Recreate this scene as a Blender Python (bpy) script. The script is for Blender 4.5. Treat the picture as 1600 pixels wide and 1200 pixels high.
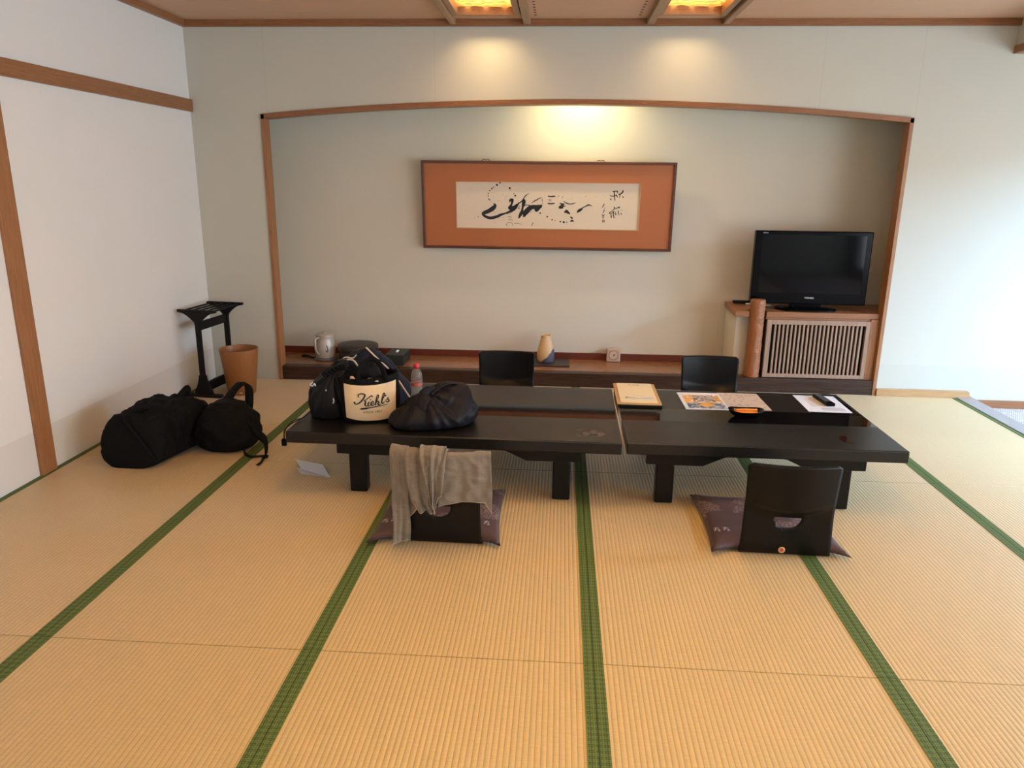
import bpy, bmesh, math, random
from mathutils import Vector, Matrix, noise
random.seed(7)
for o in list(bpy.data.objects): bpy.data.objects.remove(o)
SC = bpy.context.scene
COL = SC.collection
PI = math.pi

# ------------------------------------------------------------------ camera
cam_d = bpy.data.cameras.new('camera'); cam = bpy.data.objects.new('camera', cam_d); COL.objects.link(cam)
cam_d.sensor_fit = 'HORIZONTAL'; cam_d.sensor_width = 36.0; cam_d.lens = 1170.4/1600*36
cam_d.clip_start = 0.02
pitch, yaw, roll = 0.26370, 0.061935, 0.01115
fwd = Vector((-math.sin(yaw)*math.cos(pitch), math.cos(yaw)*math.cos(pitch), -math.sin(pitch)))
rgt = Vector((math.cos(yaw), math.sin(yaw), 0)); upv = rgt.cross(fwd)
r2 = math.cos(roll)*rgt + math.sin(roll)*upv; u2 = -math.sin(roll)*rgt + math.cos(roll)*upv
M = Matrix.Identity(4)
for i in range(3):
    M[i][0] = r2[i]; M[i][1] = u2[i]; M[i][2] = -fwd[i]
M[2][3] = 1.5
cam.matrix_world = M
SC.camera = cam

# ------------------------------------------------------------------ view, world, lights
SC.view_settings.view_transform = 'Standard'
SC.view_settings.look = 'None'
SC.view_settings.gamma = 1.0
SC.view_settings.use_curve_mapping = False
SC.view_settings.exposure = 0.25
W = bpy.data.worlds.new('world'); SC.world = W; W.use_nodes = True
W.node_tree.nodes['Background'].inputs[0].default_value = (0.62, 0.78, 1.0, 1)
W.node_tree.nodes['Background'].inputs[1].default_value = 1.0

def light(name, typ, loc, energy, color, aim=None, **kw):
    d = bpy.data.lights.new(name, typ); d.energy = energy; d.color = color
    for k, v in kw.items(): setattr(d, k, v)
    o = bpy.data.objects.new(name, d); COL.objects.link(o); o.location = loc
    if aim: o.rotation_euler = (Vector(aim)-Vector(loc)).to_track_quat('-Z', 'Y').to_euler()
    return o
WARM = (1.0, 0.66, 0.36)
DAY = (0.40, 0.69, 1.0)
# daylight through the veranda windows on the right
light('daylight_garden', 'AREA', (4.72, 4.15, 1.05), 45, (0.72, 0.87, 1.0), (2.0, 4.15, 0.85), shape='RECTANGLE', size=2.3, size_y=1.9)
light('daylight_sky', 'AREA', (5.9, 3.2, 2.65), 640, (0.36, 0.62, 1.0), (2.3, 4.2, 0.0), shape='RECTANGLE', size=1.4, size_y=1.0)
light('daylight_window_near', 'AREA', (4.72, 0.0, 1.05), 205, (0.84, 0.93, 1.0), (2.0, 0.0, 0.9), shape='RECTANGLE', size=5.4, size_y=1.9)
# daylight from the window behind the photographer
light('daylight_rear', 'AREA', (-0.2, -2.9, 1.45), 14, (0.92, 0.93, 1.0), (-0.2, 3, 1.2), shape='RECTANGLE', size=3.6, size_y=1.9)
# ceiling lantern diffusers (seen through their woven lattices)
LANT = [(-0.52, 4.84), (0.79, 4.84), (-0.52, 3.0), (0.79, 3.0), (-0.52, 1.1), (0.79, 1.1)]
for lx, ly in LANT:
    light('lantern_diffuser', 'AREA', (lx, ly, 2.68), 9.0 if ly > 4 else 50, (1.0, 0.66, 0.26) if ly > 4 else (1.0, 0.885, 0.62), (lx, ly, 0), shape='RECTANGLE', size=0.38, size_y=0.88)
# unseen slot lamps added between lanterns and wall for its warm pools, and a downlight in the alcove ceiling
SLOT = [(-0.52, 5.375, 2.585), (0.79, 5.375, 2.585)]
for p_, e in zip(SLOT, (2.9, 1.9)):
    light('added_slot_lamp', 'AREA', p_, e, (1.0, 0.72, 0.37), (p_[0], p_[1], 0), shape='RECTANGLE', size=0.26, size_y=0.03, spread=math.radians(124))
light('alcove_downlight', 'SPOT', (0.13, 5.68, 2.385), 44, (1.0, 0.80, 0.44), (0.13, 6.0, 0.9), spot_size=2.45, spot_blend=1.0, shadow_soft_size=0.04)

# ------------------------------------------------------------------ materials
def _nt(name):
    m = bpy.data.materials.new(name); m.use_nodes = True
    nt = m.node_tree; b = nt.nodes['Principled BSDF']
    return m, nt, b
def N(nt, typ, **kw):
    n = nt.nodes.new(typ)
    for k, v in kw.items():
        if k.startswith('i_'):
            n.inputs[k[2:]].default_value = v
        else: setattr(n, k, v)
    return n
def L(nt, a, b): nt.links.new(a, b)
def mixc(nt, fac, c1, c2, blend='MIX'):
    n = nt.nodes.new('ShaderNodeMix'); n.data_type = 'RGBA'; n.blend_type = blend
    for s, v in ((n.inputs[0], fac), (n.inputs[6], c1), (n.inputs[7], c2)):
        if isinstance(v, bpy.types.NodeSocket): L(nt, v, s)
        elif isinstance(v, (int, float)): s.default_value = v
        else: s.default_value = (*v, 1) if len(v) == 3 else v
    return n.outputs[2]
def math_(nt, op, a, b=None, c=None):
    n = nt.nodes.new('ShaderNodeMath'); n.operation = op
    for s, v in zip(n.inputs, (a, b, c)):
        if v is None: continue
        if isinstance(v, bpy.types.NodeSocket): L(nt, v, s)
        else: s.default_value = v
    return n.outputs[0]
def bump(nt, b, h, strength, dist):
    n = N(nt, 'ShaderNodeBump'); n.inputs['Strength'].default_value = strength; n.inputs['Distance'].default_value = dist
    L(nt, h, n.inputs['Height']); L(nt, n.outputs[0], b.inputs['Normal'])
def coords(nt, scale=(1, 1, 1), rot=(0, 0, 0)):
    t = N(nt, 'ShaderNodeTexCoord'); mp = N(nt, 'ShaderNodeMapping')
    mp.inputs['Scale'].default_value = scale; mp.inputs['Rotation'].default_value = rot
    L(nt, t.outputs['Object'], mp.inputs[0]); return mp.outputs[0]
def noise_n(nt, vec, scale, detail=3, rough=0.55):
    n = N(nt, 'ShaderNodeTexNoise'); n.inputs['Scale'].default_value = scale
    n.inputs['Detail'].default_value = detail; n.inputs['Roughness'].default_value = rough
    L(nt, vec, n.inputs['Vector']); return n.outputs['Fac']
def plain(name, col, rough=0.5, metal=0.0, nz=0.0, nscale=20, bumps=0.0, spec=None, coat=0.0, sheen=0.0):
    m, nt, b = _nt(name)
    b.inputs['Roughness'].default_value = rough; b.inputs['Metallic'].default_value = metal
    if spec is not None: b.inputs['Specular IOR Level'].default_value = spec
    if coat: b.inputs['Coat Weight'].default_value = coat; b.inputs['Coat Roughness'].default_value = 0.08
    if sheen: b.inputs['Sheen Weight'].default_value = sheen
    v = coords(nt); f = noise_n(nt, v, nscale)
    dark = tuple(c*(1-nz) for c in col); lt = tuple(min(1, c*(1+nz)) for c in col)
    L(nt, mixc(nt, f, dark, lt), b.inputs['Base Color'])
    if bumps: bump(nt, b, f, bumps, 0.01)
    return m
def wood(name, c1, c2, axis='X', scale=1.0, rough=0.45, spec=0.4, ring=True):
    """grain running along one axis"""
    m, nt, b = _nt(name)
    s = {'X': (0.35, 6, 6), 'Y': (6, 0.35, 6), 'Z': (6, 6, 0.35)}[axis]
    s = tuple(k*scale for k in s)
    v = coords(nt, s)
    f1 = noise_n(nt, v, 3.0, 5, 0.6); f2 = noise_n(nt, v, 22.0, 3, 0.6)
    w = math_(nt, 'FRACT', math_(nt, 'MULTIPLY', f1, 9.0))
    w = math_(nt, 'ABSOLUTE', math_(nt, 'SUBTRACT', w, 0.5))
    f = math_(nt, 'ADD', math_(nt, 'MULTIPLY', w, 0.9 if ring else 0.3), math_(nt, 'MULTIPLY', f2, 0.55))
    L(nt, mixc(nt, f, c1, c2), b.inputs['Base Color'])
    b.inputs['Roughness'].default_value = rough; b.inputs['Specular IOR Level'].default_value = spec
    bump(nt, b, f2, 0.15, 0.002)
    return m

def wall_mat(name, col, low=None, zlow=0.235, seams=()):
    m, nt, b = _nt(name)
    g = N(nt, 'ShaderNodeNewGeometry'); sep = N(nt, 'ShaderNodeSeparateXYZ'); L(nt, g.outputs['Position'], sep.inputs[0])
    n1 = noise_n(nt, g.outputs['Position'], 1.3, 3); n2 = noise_n(nt, g.outputs['Position'], 260, 2)
    c = mixc(nt, n1, tuple(x*0.955 for x in col), tuple(min(1, x*1.03) for x in col))
    if low:
        # a separate strip of paper pasted along the foot of the wall
        k = math_(nt, 'LESS_THAN', sep.outputs['Z'], zlow)
        c = mixc(nt, k, c, low)
    for sx in seams:
        d = math_(nt, 'ABSOLUTE', math_(nt, 'SUBTRACT', sep.outputs['X'], sx))
        k = math_(nt, 'MULTIPLY', math_(nt, 'LESS_THAN', d, 0.0018), 0.25)
        c = mixc(nt, k, c, tuple(x*0.6 for x in col))
    L(nt, c, b.inputs['Base Color']); b.inputs['Roughness'].default_value = 0.85
    b.inputs['Specular IOR Level'].default_value = 0.2
    bump(nt, b, n2, 0.12, 0.002)
    return m

def tatami_mat():
    m, nt, b = _nt('tatami_rush')
    t = N(nt, 'ShaderNodeTexCoord'); sep = N(nt, 'ShaderNodeSeparateXYZ')
    g = N(nt, 'ShaderNodeNewGeometry'); L(nt, g.outputs['Position'], sep.inputs[0])
    X, Y = sep.outputs['X'], sep.outputs['Y']
    ph = math_(nt, 'MULTIPLY', X, 1/0.0168)
    fr = math_(nt, 'FRACT', ph)
    cell = math_(nt, 'FLOOR', ph)
    rib = math_(nt, 'SINE', math_(nt, 'MULTIPLY', fr, PI))              # 0 at the thread lines, 1 between
    groove = math_(nt, 'POWER', math_(nt, 'SUBTRACT', 1.0, rib), 5.0)
    comb = N(nt, 'ShaderNodeCombineXYZ'); L(nt, math_(nt, 'MULTIPLY', cell, 3.7), comb.inputs[0]); L(nt, math_(nt, 'MULTIPLY', Y, 130.0), comb.inputs[1])
    straw = noise_n(nt, comb.outputs[0], 1.0, 2, 0.6)
    comb2 = N(nt, 'ShaderNodeCombineXYZ'); L(nt, math_(nt, 'MULTIPLY', X, 4.0), comb2.inputs[0]); L(nt, math_(nt, 'MULTIPLY', Y, 300.0), comb2.inputs[1])
    fine = noise_n(nt, comb2.outputs[0], 1.0, 3, 0.65)
    big = noise_n(nt, g.outputs['Position'], 1.1, 2)
    f = math_(nt, 'ADD', math_(nt, 'MULTIPLY', straw, 0.7), math_(nt, 'MULTIPLY', fine, 0.3))
    c = mixc(nt, f, (0.37, 0.235, 0.068), (0.66, 0.455, 0.165))
    c = mixc(nt, math_(nt, 'MULTIPLY', big, 0.5), c, (0.57, 0.39, 0.135))
    c = mixc(nt, math_(nt, 'MULTIPLY', groove, 0.8), c, (0.19, 0.105, 0.032))
    L(nt, c, b.inputs['Base Color'])
    b.inputs['Roughness'].default_value = 0.45; b.inputs['Specular IOR Level'].default_value = 1.0
    b.inputs['Sheen Weight'].default_value = 0.30; b.inputs['Sheen Roughness'].default_value = 0.45
    h = math_(nt, 'ADD', rib, math_(nt, 'MULTIPLY', f, 0.5))
    bump(nt, b, h, 0.55, 0.0016)
    return m
def border_mat():
    m, nt, b = _nt('tatami_border_cloth')
    g = N(nt, 'ShaderNodeNewGeometry'); mp = N(nt, 'ShaderNodeMapping'); mp.inputs['Rotation'].default_value = (0, 0, PI/4)
    L(nt, g.outputs['Position'], mp.inputs[0])
    ch = N(nt, 'ShaderNodeTexChecker'); ch.inputs['Scale'].default_value = 190; L(nt, mp.outputs[0], ch.inputs[0])
    ch2 = N(nt, 'ShaderNodeTexChecker'); ch2.inputs['Scale'].default_value = 64; L(nt, mp.outputs[0], ch2.inputs[0])
    f = math_(nt, 'ADD', math_(nt, 'MULTIPLY', ch.outputs['Fac'], 0.6), math_(nt, 'MULTIPLY', ch2.outputs['Fac'], 0.4))
    L(nt, mixc(nt, f, (0.024, 0.050, 0.006), (0.125, 0.172, 0.028)), b.inputs['Base Color'])
    b.inputs['Roughness'].default_value = 0.7; bump(nt, b, f, 0.3, 0.001)
    return m

MAT = {}
MAT['wall'] = wall_mat('wall_paper', (0.565, 0.55, 0.468), (0.54, 0.53, 0.45), 0.235, seams=(-2.10, 1.72, 2.36, -0.9))
MAT['wall_left'] = wall_mat('sliding_panel_paper', (0.77, 0.755, 0.72), (0.69, 0.67, 0.62), 0.24)
MAT['wall_alcove'] = wall_mat('alcove_paper', (0.63, 0.595, 0.495))
MAT['tatami'] = tatami_mat(); MAT['border'] = border_mat()
MAT['trim'] = wood('reddish_cedar_trim', (0.19, 0.075, 0.028), (0.34, 0.145, 0.058), 'X', 1.0, 0.4)
MAT['trim_y'] = wood('reddish_cedar_trim_depth', (0.22, 0.092, 0.036), (0.37, 0.165, 0.07), 'Y', 1.0, 0.42)
MAT['trim_z'] = wood('reddish_cedar_post', (0.24, 0.10, 0.038), (0.41, 0.185, 0.075), 'Z', 1.0, 0.42)
MAT['ceil'] = wood('ceiling_plank_wood', (0.58, 0.36, 0.23), (0.70, 0.46, 0.31), 'X', 0.7, 0.5, 0.3, ring=False)
MAT['beam'] = wood('ceiling_beam_wood', (0.27, 0.15, 0.075), (0.40, 0.245, 0.135), 'Y', 1.0, 0.45)
MAT['board'] = wood('alcove_board_wood', (0.17, 0.068, 0.028), (0.31, 0.145, 0.065), 'X', 0.8, 0.22, 0.45)
MAT['sill'] = wood('dark_stained_sill', (0.012, 0.006, 0.004), (0.075, 0.038, 0.022), 'X', 0.8, 0.38, 0.25)
MAT['skirt'] = wood('dark_red_skirting', (0.10, 0.018, 0.008), (0.17, 0.035, 0.015), 'X', 1.0, 0.4)
MAT['pale'] = wood('pale_baseboard_wood', (0.38, 0.21, 0.085), (0.52, 0.31, 0.14), 'X', 1.0, 0.5)
MAT['thresh'] = wood('worn_threshold_wood', (0.24, 0.20, 0.18), (0.36, 0.30, 0.27), 'Y', 1.0, 0.4)
MAT['dark_room'] = plain('dark_interior', (0.01, 0.01, 0.01), 0.8)
MAT['slat'] = wood('lattice_slat_wood', (0.25, 0.14, 0.085), (0.40, 0.26, 0.175), 'Z', 1.0, 0.5)
MAT['counter'] = wood('counter_wood', (0.19, 0.072, 0.028), (0.34, 0.145, 0.06), 'X', 0.8, 0.3)
MAT['black_plastic'] = plain('black_plastic', (0.002, 0.002, 0.003), 0.15, spec=0.09)
MAT['matte_black'] = plain('matte_black_paint', (0.007, 0.006, 0.006), 0.6, spec=0.2)
MAT['screen'] = plain('screen_glass', (0.001, 0.001, 0.002), 0.06, spec=0.16)
MAT['silver'] = plain('silver_print', (0.6, 0.6, 0.6), 0.4, 0.3)
MAT['white_paper'] = plain('white_paper', (0.78, 0.78, 0.80), 0.6, nz=0.02)
MAT['cream_paper'] = plain('cream_paper', (0.80, 0.70, 0.46), 0.6, nz=0.03)
MAT['art_paper'] = plain('calligraphy_paper', (0.80, 0.68, 0.53), 0.7, nz=0.02, nscale=40)
MAT['ink'] = plain('black_ink', (0.008, 0.008, 0.008), 0.5)
MAT['ink_soft'] = plain('grey_ink', (0.16, 0.13, 0.10), 0.6)
MAT['seal'] = plain('faded_seal', (0.45, 0.22, 0.17), 0.7)
MAT['orange_mat'] = plain('terracotta_mount', (0.47, 0.15, 0.045), 0.45, nz=0.04, nscale=3)
MAT['gold'] = plain('gilt_edge', (0.62, 0.42, 0.20), 0.35, 0.6)
MAT['frame'] = wood('picture_frame_wood', (0.07, 0.022, 0.012), (0.15, 0.055, 0.03), 'X', 1.0, 0.3)
MAT['leather'] = plain('tan_leather', (0.50, 0.30, 0.12), 0.5, nz=0.1)

# black lacquer: satin, with mirror-polished inlaid band
def lacquer(name, y0=None, y1=None):
    m, nt, b = _nt(name)
    b.inputs['Base Color'].default_value = (0.006, 0.005, 0.004, 1)
    b.inputs['Specular IOR Level'].default_value = 0.42 if y0 is not None else 0.2
    g = N(nt, 'ShaderNodeNewGeometry'); sep = N(nt, 'ShaderNodeSeparateXYZ'); L(nt, g.outputs['Position'], sep.inputs[0])
    n1 = noise_n(nt, g.outputs['Position'], 6, 3)
    r = math_(nt, 'ADD', 0.27, math_(nt, 'MULTIPLY', n1, 0.08))
    if y0 is not None:
        k = math_(nt, 'MULTIPLY', math_(nt, 'GREATER_THAN', sep.outputs['Y'], y0), math_(nt, 'LESS_THAN', sep.outputs['Y'], y1))
        r = math_(nt, 'MULTIPLY', r, math_(nt, 'SUBTRACT', 1.0, math_(nt, 'MULTIPLY', k, 0.90)))
    L(nt, r, b.inputs['Roughness'])
    return m
MAT['table_top'] = lacquer('lacquered_table_top', 3.685, 3.905)
MAT['lacquer'] = lacquer('black_lacquer')
MAT['crest'] = plain('polished_crest_inlay', (0.035, 0.010, 0.007), 0.05, spec=0.6)

def fabric(name, col, rough=0.85, weave=900, amp=0.25, sheen=0.15, nz=0.15):
    m, nt, b = _nt(name)
    v = coords(nt); f = noise_n(nt, v, weave, 2); g = noise_n(nt, v, 9, 3)
    c = mixc(nt, g, tuple(c*(1-nz) for c in col), tuple(min(1, c*(1+nz)) for c in col))
    L(nt, c, b.inputs['Base Color']); b.inputs['Roughness'].default_value = rough; b.inputs['Specular IOR Level'].default_value = 0.15 if max(col) < 0.03 else 0.4
    b.inputs['Sheen Weight'].default_value = sheen
    bump(nt, b, f, amp, 0.001); return m
MAT['black_cloth'] = fabric('black_nylon', (0.0045, 0.004, 0.004), 0.8, sheen=0.0)
MAT['black_gloss_cloth'] = fabric('black_shiny_nylon', (0.008, 0.0075, 0.008), 0.45, sheen=0.0)
MAT['navy_cloth'] = fabric('navy_cotton', (0.012, 0.014, 0.026), 0.75, sheen=0.05)
MAT['navy_nylon'] = fabric('dark_navy_nylon', (0.010, 0.0085, 0.011), 0.5, sheen=0.0)
MAT['cream_canvas'] = fabric('cream_canvas', (0.72, 0.55, 0.33), 0.85, 700, 0.4)
MAT['cord'] = fabric('white_cord', (0.62, 0.53, 0.42), 0.8)
MAT['mesh_cloth'] = fabric('brown_black_mesh', (0.016, 0.010, 0.008), 0.6, sheen=0.05)
MAT['kettle'] = plain('brushed_steel', (0.50, 0.45, 0.40), 0.42, 0.35)
MAT['kettle_dark'] = plain('dark_grey_plastic', (0.10, 0.09, 0.09), 0.35)
MAT['box_brown'] = plain('dark_brown_lacquer', (0.030, 0.020, 0.015), 0.45, nz=0.1)
MAT['box_green'] = plain('dark_green_leather', (0.010, 0.018, 0.016), 0.5, nz=0.1)
MAT['pink_plastic'] = plain('pale_pink_plastic', (0.55, 0.36, 0.27), 0.45)
MAT['dial'] = plain('clock_dial', (0.60, 0.45, 0.30), 0.4)
MAT['bin'] = wood('moulded_plywood', (0.27, 0.105, 0.032), (0.37, 0.155, 0.05), 'Z', 1.2, 0.35, ring=False)
MAT['snack'] = plain('orange_wrapper', (0.80, 0.26, 0.03), 0.35, nz=0.25, nscale=90)
MAT['red_cap'] = plain('red_plastic_cap', (0.62, 0.03, 0.03), 0.4)
MAT['tea'] = plain('red_label', (0.55, 0.12, 0.08), 0.5)

def towel_mat():
    m, nt, b = _nt('heather_jersey')
    v = coords(nt, (6, 6, 90)); f = noise_n(nt, v, 3, 4, 0.7)
    L(nt, mixc(nt, f, (0.125, 0.098, 0.068), (0.25, 0.205, 0.148)), b.inputs['Base Color'])
    b.inputs['Roughness'].default_value = 0.95; b.inputs['Sheen Weight'].default_value = 0.2
    f2 = noise_n(nt, coords(nt), 600, 2); bump(nt, b, f2, 0.3, 0.001)
    return m
MAT['jersey'] = towel_mat()
MAT['jersey_edge'] = plain('jersey_seam', (0.42, 0.33, 0.22), 0.9)
def zabuton_mat():
    m, nt, b = _nt('brown_purple_brocade')
    v = coords(nt)
    sep = N(nt, 'ShaderNodeSeparateXYZ'); L(nt, v, sep.inputs[0])
    # scattered blossom clusters over the middle of the cushion
    vor = N(nt, 'ShaderNodeTexVoronoi'); vor.inputs['Scale'].default_value = 62; vor.feature = 'DISTANCE_TO_EDGE'; L(nt, v, vor.inputs[0])
    clus = noise_n(nt, v, 7.0, 2)
    k = math_(nt, 'MULTIPLY', math_(nt, 'LESS_THAN', vor.outputs['Distance'], 0.12), math_(nt, 'GREATER_THAN', clus, 0.53))
    kk = math_(nt, 'MULTIPLY', k, math_(nt, 'GREATER_THAN', sep.outputs['Y'], -0.08))
    c = mixc(nt, noise_n(nt, v, 3, 2), (0.050, 0.022, 0.020), (0.078, 0.040, 0.037))
    c = mixc(nt, math_(nt, 'MULTIPLY', kk, 0.5), c, (0.30, 0.22, 0.20))
    L(nt, c, b.inputs['Base Color']); b.inputs['Roughness'].default_value = 0.5; b.inputs['Specular IOR Level'].default_value = 0.3; b.inputs['Sheen Weight'].default_value = 0.08
    return m
MAT['zabuton'] = zabuton_mat()
def carpet_mat():
    m, nt, b = _nt('woven_veranda_carpet')
    g = N(nt, 'ShaderNodeNewGeometry'); mp = N(nt, 'ShaderNodeMapping'); mp.inputs['Rotation'].default_value = (0, 0, 0.5)
    L(nt, g.outputs['Position'], mp.inputs[0])
    br = N(nt, 'ShaderNodeTexBrick'); br.inputs['Scale'].default_value = 22
    br.inputs['Color1'].default_value = (0.70, 0.62, 0.55, 1); br.inputs['Color2'].default_value = (0.52, 0.44, 0.38, 1); br.inputs['Mortar'].default_value = (0.10, 0.06, 0.045, 1)
    br.inputs['Mortar Size'].default_value = 0.035
    L(nt, mp.outputs[0], br.inputs['Vector']); L(nt, br.outputs['Color'], b.inputs['Base Color']); b.inputs['Roughness'].default_value = 0.9
    return m
MAT['carpet'] = carpet_mat()
def glass_mat(name, col=(1, 1, 1), rough=0.0, mixv=0.85, base=(0.9, 0.9, 0.9)):
    m, nt, b = _nt(name)
    out = [n for n in nt.nodes if n.type == 'OUTPUT_MATERIAL'][0]
    tr = N(nt, 'ShaderNodeBsdfTransparent'); tr.inputs[0].default_value = (*col, 1)
    b.inputs['Base Color'].default_value = (*base, 1); b.inputs['Roughness'].default_value = 0.05
    mx = N(nt, 'ShaderNodeMixShader'); mx.inputs[0].default_value = mixv
    L(nt, b.outputs[0], mx.inputs[1]); L(nt, tr.outputs[0], mx.inputs[2]); L(nt, mx.outputs[0], out.inputs[0])
    return m
MAT['glass'] = glass_mat('window_glass', mixv=0.95)
MAT['pet'] = glass_mat('clear_bottle_plastic', (0.92, 0.9, 0.86), mixv=0.75, base=(0.55, 0.5, 0.44))
def lattice_mat():
    m, nt, b = _nt('thin_bamboo_strip')
    out = [n for n in nt.nodes if n.type == 'OUTPUT_MATERIAL'][0]
    v = coords(nt); f = noise_n(nt, v, 30, 2)
    c = mixc(nt, f, (0.70, 0.40, 0.13), (0.90, 0.62, 0.26))
    L(nt, c, b.inputs['Base Color']); b.inputs['Roughness'].default_value = 0.5
    t = N(nt, 'ShaderNodeBsdfTranslucent'); L(nt, c, t.inputs[0])
    mx = N(nt, 'ShaderNodeMixShader'); mx.inputs[0].default_value = 0.45
    L(nt, b.outputs[0], mx.inputs[1]); L(nt, t.outputs[0], mx.inputs[2]); L(nt, mx.outputs[0], out.inputs[0])
    return m
MAT['bamboo'] = lattice_mat()
MAT['shoji'] = plain('shoji_paper', (0.75, 0.73, 0.68), 0.8)

# ------------------------------------------------------------------ mesh helpers
def link(name, bm, mat, parent=None, smooth=False, kind=None, bevel=0.0, seg=2):
    bmesh.ops.recalc_face_normals(bm, faces=bm.faces[:])
    me = bpy.data.meshes.new(name); bm.to_mesh(me); bm.free()
    if smooth:
        for p in me.polygons: p.use_smooth = True
    o = bpy.data.objects.new(name, me); COL.objects.link(o)
    me.materials.append(mat if not isinstance(mat, str) else MAT[mat])
    if parent: o.parent = parent
    if kind: o['kind'] = kind
    if bevel:
        b = o.modifiers.new('bevel', 'BEVEL'); b.width = bevel; b.segments = seg; b.limit_method = 'ANGLE'; b.angle_limit = 0.6
        b.harden_normals = False
    return o
def tag(o, label=None, cat=None, group=None):
    if label: o['label'] = label
    if cat: o['category'] = cat
    if group: o['group'] = group
    return o
def thing(name, label, cat, loc=(0, 0, 0), rz=0, group=None):
    o = bpy.data.objects.new(name, None); COL.objects.link(o); o.location = loc; o.rotation_euler = (0, 0, rz)
    o.empty_display_size = 0.05
    return tag(o, label, cat, group)
def copy_tree(o, parent=None):
    c = o.copy(); COL.objects.link(c)
    if parent: c.parent = parent
    for ch in o.children: copy_tree(ch, c)
    return c
def box(bm, x0, x1, y0, y1, z0, z1):
    v = [bm.verts.new((x, y, z)) for z in (z0, z1) for y in (y0, y1) for x in (x0, x1)]
    for f in ((0, 2, 3, 1), (4, 5, 7, 6), (0, 1, 5, 4), (2, 6, 7, 3), (0, 4, 6, 2), (1, 3, 7, 5)):
        bm.faces.new([v[i] for i in f])
    return v
def B(*boxes):
    bm = bmesh.new()
    for b in boxes: box(bm, *b)
    return bm
def prism(bm, pts, axis, a, b):
    """extrude a 2D outline: axis 'Y' -> pts are (x,z); 'Z' -> (x,y); 'X' -> (y,z)"""
    def P(p, t):
        return {'Y': (p[0], t, p[1]), 'Z': (p[0], p[1], t), 'X': (t, p[0], p[1])}[axis]
    v0 = [bm.verts.new(P(p, a)) for p in pts]; v1 = [bm.verts.new(P(p, b)) for p in pts]
    bm.faces.new(v0); bm.faces.new(v1[::-1])
    n = len(pts)
    for i in range(n): bm.faces.new((v0[i], v0[(i+1) % n], v1[(i+1) % n], v1[i]))
def loft(bm, rings, cap0=True, cap1=True, closed=True):
    vr = [[bm.verts.new(p) for p in r] for r in rings]
    n = len(rings[0])
    for a, b in zip(vr[:-1], vr[1:]):
        for i in range(n if closed else n-1):
            bm.faces.new((a[i], a[(i+1) % n], b[(i+1) % n], b[i]))
    if closed and cap0: bm.faces.new(vr[0][::-1])
    if closed and cap1: bm.faces.new(vr[-1])
    return vr
def lathe(bm, prof, c=(0, 0, 0), n=48, cap0=True, cap1=True):
    loft(bm, [[(c[0]+r*math.cos(2*PI*i/n), c[1]+r*math.sin(2*PI*i/n), c[2]+z) for i in range(n)] for r, z in prof], cap0, cap1)
def catmull(pts, sub=6):
    out = []
    P = [Vector(p) for p in pts]
    P = [2*P[0]-P[1]] + P + [2*P[-1]-P[-2]]
    for i in range(1, len(P)-2):
        for k in range(sub):
            t = k/sub
            out.append(0.5*((2*P[i]) + (-P[i-1]+P[i+1])*t + (2*P[i-1]-5*P[i]+4*P[i+1]-P[i+2])*t*t + (-P[i-1]+3*P[i]-3*P[i+1]+P[i+2])*t**3))
    out.append(P[-2]); return out
def tube(bm, pts, r, n=8, sub=6, flat=1.0, fn=None, up=Vector((0, 0, 1))):
    c = catmull(pts, sub) if sub else [Vector(p) for p in pts]
    rings = []
    prev = None
    for i, p in enumerate(c):
        d = (c[min(i+1, len(c)-1)]-c[max(i-1, 0)])
        if d.length < 1e-9: d = Vector((0, 0, 1))
        d.normalize()
        if prev is None:
            a = d.cross(up)
            if a.length < 1e-3: a = d.cross(Vector((1, 0, 0)))
        else: a = prev - d*prev.dot(d)
        a.normalize(); prev = a; b = d.cross(a)
        rr = r if fn is None else r*fn(i/(len(c)-1))
        rings.append([tuple(p + a*math.cos(2*PI*k/n)*rr + b*math.sin(2*PI*k/n)*rr*flat) for k in range(n)])
    loft(bm, rings)
def band(bm, pa, pb, th=0.004, sub=8):
    """flat strap between two edge curves"""
    A, B_ = catmull(pa, sub), catmull(pb, sub); rings = []
    for i in range(len(A)):
        d = A[min(i+1, len(A)-1)]-A[max(i-1, 0)]; n_ = d.cross(B_[i]-A[i])
        n_ = n_.normalized()*th if n_.length > 1e-9 else Vector((0, 0, th))
        m_ = (A[i]+B_[i])/2
        rings.append([tuple(A[i]), tuple(m_+n_), tuple(B_[i]), tuple(m_-n_)])
    loft(bm, rings)
def ribbon(bm, pts, mp, sub=6, closed_ends=True):
    """2D brush stroke (x, y, half width) put on a surface by mp(x, y)"""
    c = catmull([(p[0], p[1], p[2]) for p in pts], sub)
    l, r = [], []
    for i, p in enumerate(c):
        d = c[min(i+1, len(c)-1)]-c[max(i-1, 0)]; d = Vector((d.x, d.y)); d.normalize() if d.length > 0 else None
        nrm = Vector((-d.y, d.x)); w = max(p.z, 1e-5)
        l.append(bm.verts.new(mp(p.x+nrm.x*w, p.y+nrm.y*w))); r.append(bm.verts.new(mp(p.x-nrm.x*w, p.y-nrm.y*w)))
    for i in range(len(c)-1): bm.faces.new((l[i], l[i+1], r[i+1], r[i]))
def dot(bm, x, y, rx, mp, n=10, ry=None):
    ry = ry or rx
    bm.faces.new([bm.verts.new(mp(x+rx*math.cos(2*PI*i/n), y+ry*math.sin(2*PI*i/n))) for i in range(n)])
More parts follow.
